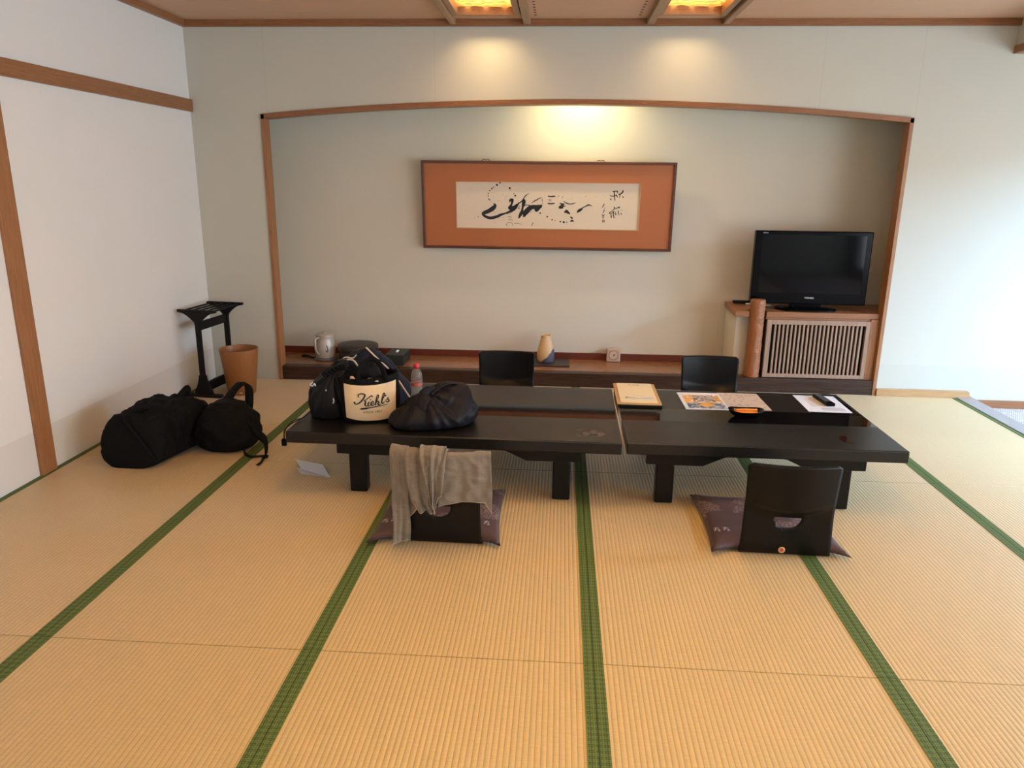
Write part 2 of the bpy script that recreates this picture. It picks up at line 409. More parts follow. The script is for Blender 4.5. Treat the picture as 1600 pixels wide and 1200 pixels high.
def text_bm(s, size, mp, shear=0.0, spacing=1.0, align='CENTER', extr=0.0):
    cu = bpy.data.curves.new('t', 'FONT'); cu.body = s; cu.size = size; cu.align_x = align; cu.shear = shear; cu.space_character = spacing; cu.extrude = extr
    o = bpy.data.objects.new('t', cu); COL.objects.link(o)
    bpy.context.view_layer.update()
    me = bpy.data.meshes.new_from_object(o.evaluated_get(bpy.context.evaluated_depsgraph_get()))
    bm = bmesh.new(); bm.from_mesh(me)
    bpy.data.objects.remove(o); bpy.data.curves.remove(cu); bpy.data.meshes.remove(me)
    for v in bm.verts: v.co = Vector(mp(v.co.x, v.co.y))
    return bm
def boolean(o, cutter, op='DIFFERENCE'):
    md = o.modifiers.new('b', 'BOOLEAN'); md.object = cutter; md.operation = op; md.solver = 'EXACT'
    bpy.context.view_layer.update()
    me = bpy.data.meshes.new_from_object(o.evaluated_get(bpy.context.evaluated_depsgraph_get()))
    o.modifiers.clear(); old = o.data; o.data = me; bpy.data.meshes.remove(old)
    bpy.data.objects.remove(cutter)

# ------------------------------------------------------------------ the room
XL, XR, YB, ZC = -2.662, 2.93, 5.508, 2.556
YF = -3.0
XV = 4.6            # veranda window line
def arch(x): return 2.052-0.107*((x-0.102)/2.252)**2

fl = link('floor', B((XL-0.1, XR, YF-0.1, YB+0.1, -0.12, -0.052)), 'dark_room', kind='structure')
xs = [0.142+0.926*k for k in range(-3, 4)]
xs[0] = XL; xs[-1] = XR
ys = [YF, -1.22, 0.446, 2.113, 3.780, 5.4475, YB]
BW = 0.032
for i in range(6):
    for j in range(len(ys)-1):
        x0, x1, y0, y1 = xs[i]+0.0008, xs[i+1]-0.0008, ys[j]+0.0012, ys[j+1]-0.0012
        m = link('tatami_mat', B((x0, x1, y0, y1, -0.051, 0.0)), 'tatami', fl, bevel=0.0015, seg=1)
        for a, b_ in ((x0, x0+BW), (x1-BW, x1)):
            link('border_strip', B((a, b_, y0, y1, -0.01, 0.0016)), 'border', m)
# veranda floor and threshold
link('floor', B((XR, XV+0.2, YF, YB+0.1, -0.14, -0.07)), 'carpet', kind='structure')
link('trim_1', B((XR+0.001, 3.05, YF, YB-0.001, -0.12, 0.006)), 'thresh', kind='structure', bevel=0.003)

# back wall with the arched alcove opening
bm = bmesh.new()
box(bm, XL-0.1, -2.15, YB, YB+0.1, -0.1, ZC+0.3)
box(bm, 2.354, XV+0.2, YB, YB+0.1, -0.1, ZC+0.3)
n = 40
for k in range(n):
    xa, xb = -2.15+4.504*k/n, -2.15+4.504*(k+1)/n
    prism(bm, [(xa, arch(xa)), (xb, arch(xb)), (xb, ZC+0.3), (xa, ZC+0.3)], 'Y', YB, YB+0.1)
bmesh.ops.remove_doubles(bm, verts=bm.verts[:], dist=1e-5)
dup = [f for f in bm.faces if abs(f.normal.x) > 0.9 and -2.14 < f.calc_center_median().x < 2.34]
bmesh.ops.delete(bm, geom=dup, context='FACES_ONLY')
link('wall_back', bm, 'wall', kind='structure')
# alcove shell
link('wall_alcove', B((-2.5, 2.68, 6.0, 6.1, -0.1, 2.52)), 'wall_alcove', kind='structure')
link('wall_alcove_left', B((-2.55, -2.45, YB+0.1, 6.0, -0.1, 2.52)), 'wall_alcove', kind='structure')
link('wall_alcove_right', B((2.62, 2.72, YB+0.1, 6.0, -0.1, 2.52)), 'wall_alcove', kind='structure')
ac = link('ceiling_alcove', B((-2.55, 0.08, YB+0.1, 6.0, 2.40, 2.5), (0.18, 2.72, YB+0.1, 6.0, 2.40, 2.5), (0.08, 0.18, YB+0.1, 5.67, 2.40, 2.5), (0.08, 0.18, 5.77, 6.0, 2.40, 2.5), (0.08, 0.18, 5.67, 5.77, 2.45, 2.5)), 'wall_alcove', kind='structure')
# arch frame: jambs and bent head piece
D0, D1 = YB-0.012, YB+0.085
t = 0.026
link('trim_2', B((-2.15, -2.15+t, D0, D1, 0.0, arch(-2.15)-0.002)), 'trim_z', kind='structure', bevel=0.002)
link('trim_3', B((2.354-t, 2.354, D0, D1, 0.0, arch(2.354)-0.002)), 'trim_z', kind='structure', bevel=0.002)
bm = bmesh.new(); rings = []
for k in range(61):
    x = -2.15+4.504*k/60
    rings.append([(x, D0, arch(x)), (x, D0, arch(x)-0.034), (x, D1, arch(x)-0.034), (x, D1, arch(x))])
loft(bm, rings); link('trim_4', bm, 'trim', kind='structure')
# alcove sill, boards, skirting
link('alcove_sill', B((-2.15+t, 2.354-t, YB-0.006, YB+0.075, 0.0, 0.108)), 'sill', bevel=0.004)
bpy.data.objects['alcove_sill']['kind'] = 'structure'; bpy.data.objects['alcove_sill'].name = 'trim_5'
link('floor_alcove', B((-2.45, 2.62, YB+0.101, 6.0, 0.04, 0.105), (-2.15+t, 2.354-t, YB+0.0755, YB+0.102, 0.04, 0.105)), 'board', kind='structure')
link('baseboard_alcove', B((-2.45, 1.30, 5.984, 6.0, 0.105, 0.158)), 'skirt', kind='structure', bevel=0.002)
# left wall with its rails and post
link('wall_left', B((XL-0.1, XL, YF-0.1, YB, -0.1, ZC+0.3)), 'wall_left', kind='structure')
link('trim_6', B((XL, XL+0.022, YF, YB-0.001, 1.957, 2.040)), 'trim_y', kind='structure', bevel=0.002)
link('trim_7', B((XL, XL+0.018, 3.462, 3.578, 0.0, 1.957)), 'trim_z', kind='structure', bevel=0.002)
link('trim_8', B((XL, XL+0.03, YF, YB-0.001, 2.512, ZC)), 'trim_y', kind='structure', bevel=0.002)
link('trim_9', B((XL+0.03, 2.96, YB-0.03, YB-0.0005, 2.513, ZC)), 'trim', kind='structure', bevel=0.002)
# front wall (behind the photographer), with its window opening
link('wall_front', B((XL-0.1, -2.0, YF-0.1, YF, -0.1, ZC+0.3), (1.6, XV+0.2, YF-0.1, YF, -0.1, ZC+0.3), (-2.0, 1.6, YF-0.1, YF, -0.1, 0.5), (-2.0, 1.6, YF-0.1, YF, 2.4, ZC+0.3)), 'wall', kind='structure')
# header and closed shoji between room and veranda
link('wall_right', B((2.935, 3.045, YF, YB-0.001, 2.395, ZC+0.3)), 'wall', kind='structure')
link('trim_10', B((2.925, 3.055, YF, YB-0.001, 2.345, 2.395)), 'trim_y', kind='structure', bevel=0.002)
# baseboards on the right
bm = bmesh.new()
prism(bm, [(2.356, 0.0), (3.035, 0.0), (3.035, 0.018), (3.02, 0.022), (3.02, 0.045), (3.005, 0.055), (2.356, 0.055)], 'Y', YB-0.022, YB-0.0005)
link('baseboard_back', bm, 'pale', kind='structure', bevel=0.002)
link('baseboard_veranda', B((3.055, XV, YB-0.018, YB-0.0005, -0.07, -0.012)), 'trim', kind='structure', bevel=0.002)
# veranda outer wall: windows
bw = B((XV, XV+0.1, YF, -2.8, -0.14, ZC+0.3), (XV, XV+0.1, 2.75, 2.98, -0.14, ZC+0.3), (XV, XV+0.1, 5.32, YB+0.1, -0.14, ZC+0.3),
       (XV, XV+0.1, -2.8, 2.75, -0.14, 0.06), (XV, XV+0.1, 2.98, 5.32, -0.14, 0.06), (XV, XV+0.1, -2.8, 2.75, 2.04, ZC+0.3), (XV, XV+0.1, 2.98, 5.32, 2.04, ZC+0.3))
link('wall_veranda', bw, 'wall', kind='structure')
for i, (a, b_) in enumerate(((2.98, 5.32), (-2.8, 2.75))):
    mid = (a+b_)/2
    w = link('window_%d' % (i+1), B((XV+0.02, XV+0.06, a, a+0.05, 0.06, 2.04), (XV+0.02, XV+0.06, b_-0.05, b_, 0.06, 2.04), (XV+0.02, XV+0.06, mid-0.03, mid+0.03, 0.06, 2.04),
              (XV+0.02, XV+0.06, a, b_, 0.06, 0.11), (XV+0.02, XV+0.06, a, b_, 1.99, 2.04)), 'matte_black', kind='structure')
    link('pane', B((XV+0.038, XV+0.042, a+0.05, mid-0.03, 0.11, 1.99), (XV+0.038, XV+0.042, mid+0.03, b_-0.05, 0.11, 1.99)), 'glass', w)
link('ceiling_veranda', B((3.05, XV+0.1, YF, YB+0.1, 2.36, 2.46)), 'ceil', kind='structure')

# ceiling: planks, beams, lantern wells
wx = [(-0.72, -0.32), (0.59, 0.99)]
wells = [(2.55-0.0, 3.45), (0.65, 1.55), (4.39, 5.29)]
bm = bmesh.new()
seg_y = [YF]
cuts = sorted([(0.65, 1.55), (2.55, 3.45), (4.39, 5.29)])
def plank_rows(x0, x1, y0, y1):
    # planks run along X, each separated by a fine groove
    k0 = math.floor((y0-5.225)/0.28)
    y = y0
    marks = [5.225+0.28*k for k in range(k0+1, 60) if y0 < 5.225+0.28*k < y1]
    e = [y0]+marks+[y1]
    for a, b_ in zip(e[:-1], e[1:]): box(bm, x0, x1, a+0.0015, b_-0.0015, ZC, ZC+0.02)
plank_rows(XL, wx[0][0], YF, YB); plank_rows(wx[0][1], wx[1][0], YF, YB); plank_rows(wx[1][1], XR, YF, YB)
for (a, b_) in wx:
    ee = [YF]+[v for c in cuts for v in c]+[YB]
    for q in range(0, len(ee), 2):
        if ee[q] > 5:
            m_ = (a+b_)/2
            plank_rows(a, m_-0.145, ee[q], ee[q+1]); plank_rows(m_+0.145, b_, ee[q], ee[q+1]); plank_rows(m_-0.145, m_+0.145, ee[q], 5.355); plank_rows(m_-0.145, m_+0.145, 5.395, YB)
        else: plank_rows(a, b_, ee[q], ee[q+1])
ce = link('ceiling', bm, 'ceil', kind='structure')
link('backing', B((XL-0.1, XR+0.1, YF-0.1, YB+0.1, ZC+0.16, ZC+0.3)), 'dark_room', ce)
# ventilation holes in the centre strip
bm = bmesh.new()
for x in (-0.205, 0.475):
    for k in range(46):
        y = 5.36-0.075*k
        lathe(bm, [(0.009, -0.0012), (0.009, 0.004)], (x, y, ZC), 12)
link('vent_holes', bm, 'dark_room', ce)
# long beams beside the lanterns
for x0, x1 in ((-0.785, -0.745), (-0.288, -0.240), (0.532, 0.580), (1.030, 1.070)):
    link('trim_11', B((x0, x1, YF, YB-0.031, 2.519, ZC+0.0)), 'beam', kind='structure', bevel=0.004)

def lantern(lx, ly, label):
    t_ = thing('ceiling_lantern', label, 'ceiling light', (lx, ly, ZC), 0, 'sunken ceiling lanterns')
    w, h = 0.2, 0.45
    link('frame', B((-w-0.022, -w+0.018, -h, h, -0.022, 0.14), (w-0.018, w+0.022, -h, h, -0.022, 0.14), (-w+0.018, w-0.018, -h, -h+0.03, -0.02, 0.14), (-w+0.018, w-0.018, h-0.03, h, -0.02, 0.14)), 'beam', t_, bevel=0.002)
    bm = bmesh.new()
    # woven strips: two diagonal families passing over and under each other
    W_, H_ = w-0.018, h-0.03
    def clipseg(px, py, dx, dy):
        t0, t1 = -9, 9
        for p, d, lim in ((px, dx, W_), (py, dy, H_)):
            a, b2 = (-lim-p)/d, (lim-p)/d
            if a > b2: a, b2 = b2, a
            t0, t1 = max(t0, a), min(t1, b2)
        return (t0, t1)
    for fam, ang in ((0, math.radians(22)), (1, math.radians(158))):
        dx, dy = math.cos(ang), math.sin(ang); nx, ny = -dy, dx
        for k in range(-26, 27):
            off = k*0.044
            px, py = nx*off, ny*off
            t0, t1 = clipseg(px, py, dx, dy)
            if t1-t0 < 0.02: continue
            m_ = max(2, int((t1-t0)/0.012)); hw = 0.0135
            top, bot = [], []
            for q in range(m_+1):
                s = t0+(t1-t0)*q/m_; x, y = px+dx*s, py+dy*s
                z = 0.03+0.004*math.sin(s*PI/0.0634+k*PI+fam*PI)
                top.append(bm.verts.new((x+nx*hw, y+ny*hw, z+(0.006 if fam == 0 else -0.004)))); bot.append(bm.verts.new((x-nx*hw, y-ny*hw, z-(0.004 if fam == 0 else -0.006))))
            for q in range(m_): bm.faces.new((top[q], top[q+1], bot[q+1], bot[q]))
    link('woven_lattice', bm, 'bamboo', t_)
    return t_
LL = ['glowing woven bamboo ceiling lantern left of the vent strip, next to the back wall', 'glowing woven bamboo ceiling lantern right of the vent strip, next to the back wall',
      'woven bamboo ceiling lantern over the left low table', 'woven bamboo ceiling lantern over the right low table',
      'woven bamboo ceiling lantern in the left row near the front', 'woven bamboo ceiling lantern in the right row near the front']
for (lx, ly), lb in zip(LANT, LL): lantern(lx, ly, lb)
for (x, y, z), lb in zip(SLOT, ('added unseen slot lamp between the left lantern and the back wall', 'added unseen slot lamp between the right lantern and the back wall')):
    t_ = thing('added_slot_housing', lb, 'ceiling light', (x, y, ZC))  # unseen housing, added around the lamp that makes the wall pool
    link('sleeve', B((-0.1445, 0.1445, -0.0195, -0.0165, 0.0005, 0.05), (-0.1445, 0.1445, 0.0165, 0.0195, 0.0005, 0.05), (-0.1445, -0.14, -0.0165, 0.0165, 0.0005, 0.05), (0.14, 0.1445, -0.0165, 0.0165, 0.0005, 0.05)), 'matte_black', t_)
t_ = thing('recessed_downlight', 'small recessed downlight in the alcove ceiling', 'ceiling light', (0.13, 5.72, 2.40))
bm = bmesh.new(); lathe(bm, [(0.052, -0.004), (0.052, 0.0), (0.044, 0.0), (0.04, 0.03)], n=32, cap0=False, cap1=False); link('ring', bm, 'silver', t_, True)

# ------------------------------------------------------------------ television counter in the alcove
tc = thing('television_counter', 'built-in wooden counter with vertical slat grille under the television', 'cabinet', (1.8, 5.75, 0.105))
def P0(o): o.location = -Vector(o.parent.location); return o     # geometry given in room coordinates
bm = bmesh.new()
prism(bm, [(1.292, 5.535), (1.394, 5.535), (1.394, 5.625), (1.518, 5.625), (1.518, 5.535), (2.325, 5.535), (2.325, 5.612), (2.60, 5.612), (2.60, 5.996), (1.31, 5.996)], 'Z', 0.562, 0.602)
P0(link('countertop', bm, 'counter', tc, bevel=0.003))
P0(link('side_wall', B((1.325, 1.51, 5.63, 5.995, 0.106, 0.561), ), 'wall_alcove', tc))
P0(link('inner_box', B((1.53, 2.6, 5.66, 5.995, 0.106, 0.561), (1.512, 1.529, 5.63, 5.995, 0.106, 0.561)), 'dark_room', tc))
gx0, gx1, gz0, gz1 = 1.528, 2.268, 0.112, 0.545
gf = P0(link('grille_frame', B((gx0, gx0+0.035, 5.53, 5.56, gz0, gz1), (gx1-0.03, gx1, 5.53, 5.56, gz0, gz1), (gx0+0.035, gx1-0.03, 5.53, 5.56, gz0, gz0+0.028), (gx0+0.035, gx1-0.03, 5.53, 5.56, gz1-0.034, gz1)), 'slat', tc, bevel=0.002))
bm = bmesh.new(); ns = 22; a, b_ = gx0+0.035, gx1-0.03
for k in range(ns):
    c = a+(b_-a)*(k+1)/(ns+1); box(bm, c-0.0065, c+0.0065, 5.536, 5.556, gz0+0.026, gz1-0.032)
P0(link('grille_slats', bm, 'slat', tc))
P0(link('side_stile', B((2.269, 2.327, 5.532, 5.585, 0.108, 0.56),), 'trim_z', tc, bevel=0.002))
P0(link('grille_surround', B((1.519, 2.268, 5.545, 5.575, 0.546, 0.561)), 'trim', tc))
# round adzed post
bm = bmesh.new(); rings = []
for k in range(120):
    z = 0.109+0.579*k/119
    ring = []
    for i in range(40):
        a = 2*PI*i/40
        r = 0.054+0.0030*noise.noise(Vector((math.cos(a)*4.0, math.sin(a)*4.0, z*16)))+0.0045*max(0, math.cos(a+0.6))*noise.noise(Vector((a*5, z*75, 1)))
        if k >= 118: r -= 0.003*(k-117)
        ring.append((1.4555+r*math.cos(a), 5.5645+r*math.sin(a), z))
    rings.append(ring)
loft(bm, rings); po = link('alcove_post', bm, wood('rough_hewn_post_wood', (0.20, 0.068, 0.024), (0.36, 0.14, 0.052), 'Z', 1.4, 0.4), smooth=True)
tag(po, 'round rough-hewn reddish wooden post standing on the dark sill beside the grille', 'post')

# television
tv = thing('television', 'black flat-screen television standing on the wooden counter in the alcove', 'television', (1.835, 5.69, 0.603), -0.035)
def tvb(*bx): return B(*bx)
link('housing', tvb((-0.413, 0.413, -0.045, 0.02, 0.042, 0.575)), 'black_plastic', tv, bevel=0.008, seg=3)
link('back_cover', tvb((-0.36, 0.36, 0.021, 0.06, 0.08, 0.53)), 'matte_black', tv, bevel=0.015)
link('screen', tvb((-0.368, 0.368, -0.0478, -0.0452, 0.125, 0.548)), 'screen', tv)
bm = bmesh.new(); rings = []
for z, s in ((0.0, 1.0), (0.010, 1.0), (0.016, 0.94), (0.022, 0.6)):
    rings.append([(0.22*s*(abs(math.cos(a))**0.7)*math.copysign(1, math.cos(a)), -0.005+0.125*s*(abs(math.sin(a))**0.8)*math.copysign(1, math.sin(a)), z) for a in [2*PI*i/48 for i in range(48)]])
loft(bm, rings); link('stand_base', bm, 'black_plastic', tv)
link('stand_neck', tvb((-0.11, 0.11, -0.02, 0.03, 0.018, 0.06)), 'black_plastic', tv, bevel=0.004)
link('maker_name', text_bm('TOSHIBA', 0.017, lambda x, y: (x+0.01, -0.0465, 0.085+y)), 'silver', tv)
link('series_name', text_bm('REGZA', 0.011, lambda x, y: (x-0.345, -0.0465, 0.556+y)), 'silver', tv)
# set-top items on the left of the counter
ob = thing('cable_tidy', 'small black adapter box at the back left corner of the counter', 'adapter', (1.42, 5.93, 0.603))
link('case', B((-0.06, 0.07, -0.03, 0.03, 0, 0.018)), 'matte_black', ob, bevel=0.004)
bm = bmesh.new(); tube(bm, [(0.07, 0.0, 0.01), (0.13, 0.01, 0.022), (0.2, -0.03, 0.016), (0.27, -0.09, 0.03)], 0.004); link('lead', bm, 'matte_black', ob, True)
bm = bmesh.new(); tube(bm, [(1.44, 5.86, 0.609), (1.50, 5.84, 0.612), (1.56, 5.80, 0.608), (1.62, 5.80, 0.608)], 0.0055)
tag(link('white_plug_lead', bm, 'white_paper', smooth=True), 'short white cable lying on the counter behind the round post', 'cable')
bm = bmesh.new(); tube(bm, [(1.325, 5.987, 0.612), (1.30, 5.975, 0.604), (1.284, 5.972, 0.57), (1.275, 5.975, 0.45), (1.262, 5.975, 0.30), (1.235, 5.97, 0.20), (1.21, 5.975, 0.162), (1.19, 5.972, 0.115)], 0.003)
tag(link('wall_cable', bm, 'cord', smooth=True), 'thin beige cable hanging down the alcove wall left of the counter', 'cable')

# ------------------------------------------------------------------ framed calligraphy
PW, PH = 1.935, 0.665
pic = thing('framed_calligraphy', 'long framed ink calligraphy with terracotta mount on the alcove wall', 'picture', (-0.114, 5.972, 0.99))
pic.rotation_euler = (math.radians(4.2), 0, math.radians(0.0))
hw = PW/2; fw = 0.02
link('frame', B((-hw, hw, -0.035, 0, 0, fw), (-hw, hw, -0.035, 0, PH-fw, PH), (-hw, -hw+fw, -0.035, 0, fw, PH-fw), (hw-fw, hw, -0.035, 0, fw, PH-fw)), 'frame', pic, bevel=0.003)
px0, px1, pz0, pz1 = -0.700, 0.706, 0.160, 0.507
link('mount', B((-hw+fw, px0, -0.018, -0.012, fw, PH-fw), (px1, hw-fw, -0.018, -0.012, fw, PH-fw), (px0, px1, -0.018, -0.012, fw, pz0), (px0, px1, -0.018, -0.012, pz1, PH-fw)), 'orange_mat', pic)
link('gilt_edge', B((px0-0.004, px0, -0.0195, -0.0175, pz0-0.004, pz1+0.004), (px1, px1+0.004, -0.0195, -0.0175, pz0-0.004, pz1+0.004), (px0, px1, -0.0195, -0.0175, pz0-0.004, pz0), (px0, px1, -0.0195, -0.0175, pz1, pz1+0.004)), 'gold', pic)
link('paper', B((px0-0.01, px1+0.01, -0.006, -0.004, pz0-0.01, pz1+0.01)), 'art_paper', pic)
link('backing', B((-hw+fw, hw-fw, -0.0035, -0.001, fw, PH-fw)), 'frame', pic)
for hx in (-0.47, 0.40):
    bm = bmesh.new(); tube(bm, [(hx-0.03, -0.012, PH+0.002), (hx-0.015, -0.01, PH+0.011), (hx, -0.012, PH+0.006), (hx+0.015, -0.01, PH+0.011), (hx+0.03, -0.012, PH+0.002)], 0.003); link('hanging_cord', bm, 'frame', pic)
# ink strokes. coordinates: reading of the sheet, 0..289 across, 0..72 down (units of 4.87 mm)
SX = (px1-px0)/288.0; SZ = (pz1-pz0)/72.0
def ink(x, y): return (px0+x*SX, -0.0068, pz1-y*SZ)
def z4(x, y): return (740+x/11.43-712, 275+y/11.43-285.0-(740+x/11.43-712)*0.0165)     # first survey sheet
def z5(x, y): return (870+x/11.43-712, 275+y/11.43-285.0-(870+x/11.43-712)*0.0165)
def stroke(bm, pts, z): ribbon(bm, [(*z(a, b), w/11.43) for a, b, w in pts], ink)
bm = bmesh.new()
stroke(bm, [(355, 500, 8), (380, 540, 26), (340, 590, 40), (260, 640, 36), (195, 665, 34), (160, 690, 26), (200, 735, 24), (290, 765, 26), (400, 745, 26), (490, 705, 22), (570, 680, 14), (650, 650, 22), (720, 610, 26), (760, 570, 24), (800, 510, 14), (850, 475, 10), (890, 430, 8), (930, 370, 8), (990, 325, 3)], z4)
stroke(bm, [(640, 475, 8), (660, 445, 24), (695, 440, 22), (690, 480, 20), (675, 530, 18), (640, 580, 26), (680, 590, 36), (740, 570, 34), (790, 520, 20)], z4)
stroke(bm, [(880, 430, 10), (900, 460, 34), (895, 520, 30), (880, 580, 18), (870, 640, 22), (850, 690, 30), (815, 760, 14), (805, 775, 4)], z4)
stroke(bm, [(880, 700, 30), (930, 670, 46), (1000, 600, 44), (1060, 570, 38), (1140, 570, 36), (1200, 560, 32), (1222, 530, 14)], z4)
stroke(bm, [(1100, 600, 10), (1130, 630, 26), (1175, 600, 20), (1215, 560, 10)], z4)
stroke(bm, [(890, 720, 16), (915, 730, 20), (945, 690, 16), (990, 640, 10)], z4)
stroke(bm, [(900, 545, 10), (960, 530, 6), (1010, 545, 10), (1080, 545, 10)], z4)
stroke(bm, [(1040, 500, 3), (1090, 465, 8), (1140, 440, 8), (1180, 415, 7), (1225, 400, 3)], z4)
stroke(bm, [(1330, 375, 10), (1380, 385, 12), (1430, 380, 13), (1470, 378, 8)], z4)
stroke(bm, [(1330, 505, 9), (1390, 512, 12), (1460, 505, 8)], z4)
for a, b, r in [(468, 130, 20), (415, 175, 20), (645, 232, 19), (745, 365, 17), (720, 330, 9), (660, 275, 7), (1200, 680, 15), (1328, 745, 14), (1418, 800, 14), (1468, 813, 8), (1567, 838, 13), (350, 215, 12), (320, 240, 14), (285, 275, 12), (258, 325, 11), (255, 370, 11), (265, 425, 12), (285, 440, 10), (305, 465, 6), (70, 742, 9), (5, 760, 6), (515, 758, 7), (1070, 855, 8), (810, 590, 14), (820, 555, 10), (1110, 452, 12), (1235, 455, 9), (1240, 480, 7), (1240, 515, 7), (1230, 430, 8), (370, 845, 6), (365, 657, 6), (520, 345, 6), (570, 385, 6), (435, 450, 5), (480, 222, 4)]:
    x, y = z4(a, b); dot(bm, x, y, r/11.43, ink)
stroke(bm, [(1070, 860, 5), (1045, 910, 5)], z4)
stroke(bm, [(50, 590, 14), (80, 575, 30), (130, 580, 16)], z5); stroke(bm, [(60, 500, 4), (110, 520, 14), (150, 520, 10)], z5); stroke(bm, [(80, 540, 12), (130, 550, 12), (170, 560, 5)], z5)
stroke(bm, [(130, 465, 5), (180, 500, 9), (250, 518, 8), (310, 510, 7), (350, 490, 2)], z5)
stroke(bm, [(150, 670, 10), (185, 650, 28), (215, 670, 22), (255, 695, 8)], z5)
stroke(bm, [(375, 675, 6), (410, 640, 24), (450, 615, 22), (480, 585, 9), (530, 560, 9), (575, 538, 13), (610, 542, 8), (655, 562, 2)], z5)
stroke(bm, [(262, 745, 8), (290, 770, 16), (305, 780, 8)], z5); stroke(bm, [(265, 830, 12), (295, 820, 18), (330, 828, 4)], z5)
for a, b, r in [(82, 835, 14), (145, 845, 20), (200, 848, 10), (110, 395, 9), (40, 375, 9), (530, 382, 8), (710, 385, 6), (275, 430, 6), (1300, 165, 5)]:
    x, y = z5(a, b); dot(bm, x, y, r/11.43, ink)
# two large characters and the small signature column
for pts in [[(1000, 300, 9), (1050, 295, 9), (1085, 298, 9), (1080, 330, 5)], [(1025, 300, 10), (1035, 360, 10), (1040, 410, 9), (1050, 465, 6)], [(950, 365, 4), (985, 380, 8), (1030, 378, 8), (1070, 365, 7)], [(1060, 350, 6), (1080, 380, 9), (1085, 405, 6)], [(965, 415, 5), (980, 455, 11)],
            [(1105, 350, 13), (1135, 350, 10), (1165, 320, 8), (1185, 280, 6), (1190, 310, 5), (1160, 340, 6)], [(1140, 345, 8), (1130, 390, 6), (1120, 415, 4)], [(1180, 385, 6), (1195, 410, 12)],
            [(1040, 575, 12), (1050, 600, 8), (1030, 620, 5), (1000, 650, 6), (960, 680, 7), (990, 690, 6), (1050, 650, 6)], [(1060, 610, 6), (1100, 590, 7), (1130, 580, 12), (1130, 600, 6)], [(990, 700, 8), (1000, 770, 9)], [(1030, 650, 7), (1035, 720, 8), (1050, 775, 8)], [(1065, 670, 7), (1080, 720, 9)], [(1115, 640, 8), (1120, 680, 7), (1135, 720, 5)], [(1160, 680, 5), (1185, 712, 7)], [(1170, 630, 7), (1180, 636, 6)],
            [(850, 520, 6), (860, 530, 6), (840, 560, 6), (825, 590, 3)], [(870, 590, 4), (876, 604, 4)], [(865, 620, 7), (862, 650, 6), (850, 672, 5), (832, 678, 3)], [(825, 712, 6), (850, 720, 6), (880, 712, 5)], [(850, 715, 7), (850, 750, 7), (850, 785, 5)], [(835, 752, 4), (868, 750, 4)]]:
    stroke(bm, pts, z5)
link('ink_strokes', bm, 'ink', pic)
bm = bmesh.new()
for pts in [[(620, 740, 4), (680, 735, 4)], [(620, 770, 3), (690, 765, 4)], [(620, 800, 4), (700, 802, 5)], [(600, 860, 5), (590, 890, 6), (605, 915, 4)], [(610, 850, 4), (680, 848, 4)], [(720, 860, 6), (800, 868, 4), (870, 880, 2)], [(690, 850, 4), (695, 910, 3)], [(1340, 440, 6), (1400, 440, 4)], [(1350, 465, 6), (1395, 460, 4)], [(580, 690, 12), (640, 670, 12), (700, 650, 8)], [(1010, 660, 4), (1060, 650, 3)]]:
    stroke(bm, pts, z4)
for q in range(60):
    a = random.uniform(0, 2*PI); x, y = z4(470+150*math.cos(a)*random.uniform(.8, 1.1), 320+160*math.sin(a)*random.uniform(.8, 1.1)); dot(bm, x, y, 0.22, ink, 6)
link('dry_brush_marks', bm, 'ink_soft', pic)
bm = bmesh.new(); x, y = z5(835, 805); x2, y2 = z5(885, 850)
bm.faces.new([bm.verts.new(ink(*p)) for p in ((x, y), (x2, y), (x2, y2), (x, y2))]); link('seal', bm, 'seal', pic)
link('glass', B((-hw+fw, hw-fw, -0.026, -0.024, fw, PH-fw)), glass_mat('picture_glass', mixv=0.97, base=(0.1, 0.1, 0.1)), pic)

# ------------------------------------------------------------------ things on the alcove boards
SZ0 = 0.1055
k = thing('electric_kettle', 'silver electric kettle on the alcove board beside the left jamb', 'kettle', (-1.86, 5.765, SZ0), -0.18)
bm = bmesh.new(); lathe(bm, [(0.086, 0), (0.088, 0.012), (0.082, 0.018)]); link('power_base', bm, 'kettle_dark', k, True)
bm = bmesh.new(); lathe(bm, [(0.074, 0.019), (0.077, 0.03), (0.081, 0.07), (0.081, 0.105), (0.074, 0.145), (0.068, 0.17), (0.069, 0.188), (0.072, 0.197)]); link('body', bm, 'kettle', k, True)
bm = bmesh.new(); lathe(bm, [(0.073, 0.198), (0.073, 0.203), (0.060, 0.210), (0.030, 0.214), (0.022, 0.216), (0.020, 0.224), (0.0, 0.226)], n=32); link('lid', bm, 'kettle', k, True)
bm = bmesh.new(); tube(bm, [(-0.02, -0.066, 0.185), (-0.03, -0.098, 0.18), (-0.03, -0.107, 0.14), (-0.028, -0.103, 0.09), (-0.022, -0.078, 0.055)], 0.0105, flat=0.7); link('handle', bm, 'kettle', k, True)
bm = bmesh.new(); tube(bm, [(0.045, -0.062, 0.13), (0.052, -0.062, 0.11), (0.054, -0.0625, 0.085), (0.047, -0.067, 0.075), (0.042, -0.069, 0.09)], 0.0035); link('gauge', bm, 'kettle_dark', k, True)
bm = bmesh.new(); tube(bm, [(-2.08, 5.84, SZ0+0.008), (-2.03, 5.83, SZ0+0.009), (-1.99, 5.80, SZ0+0.005), (-1.93, 5.77, SZ0+0.004)], 0.009, fn=lambda t: 1-0.6*t)
tag(link('kettle_plug', bm, 'matte_black', smooth=True), 'black plug and lead lying on the board left of the kettle', 'plug')
b2 = thing('round_lacquer_box', 'round dark brown lidded tea box on the alcove board, right of the kettle', 'box', (-1.60, 5.79, SZ0))
bm = bmesh.new(); lathe(bm, [(0.150, 0), (0.153, 0.005), (0.153, 0.10)]); link('body', bm, 'box_brown', b2, True)
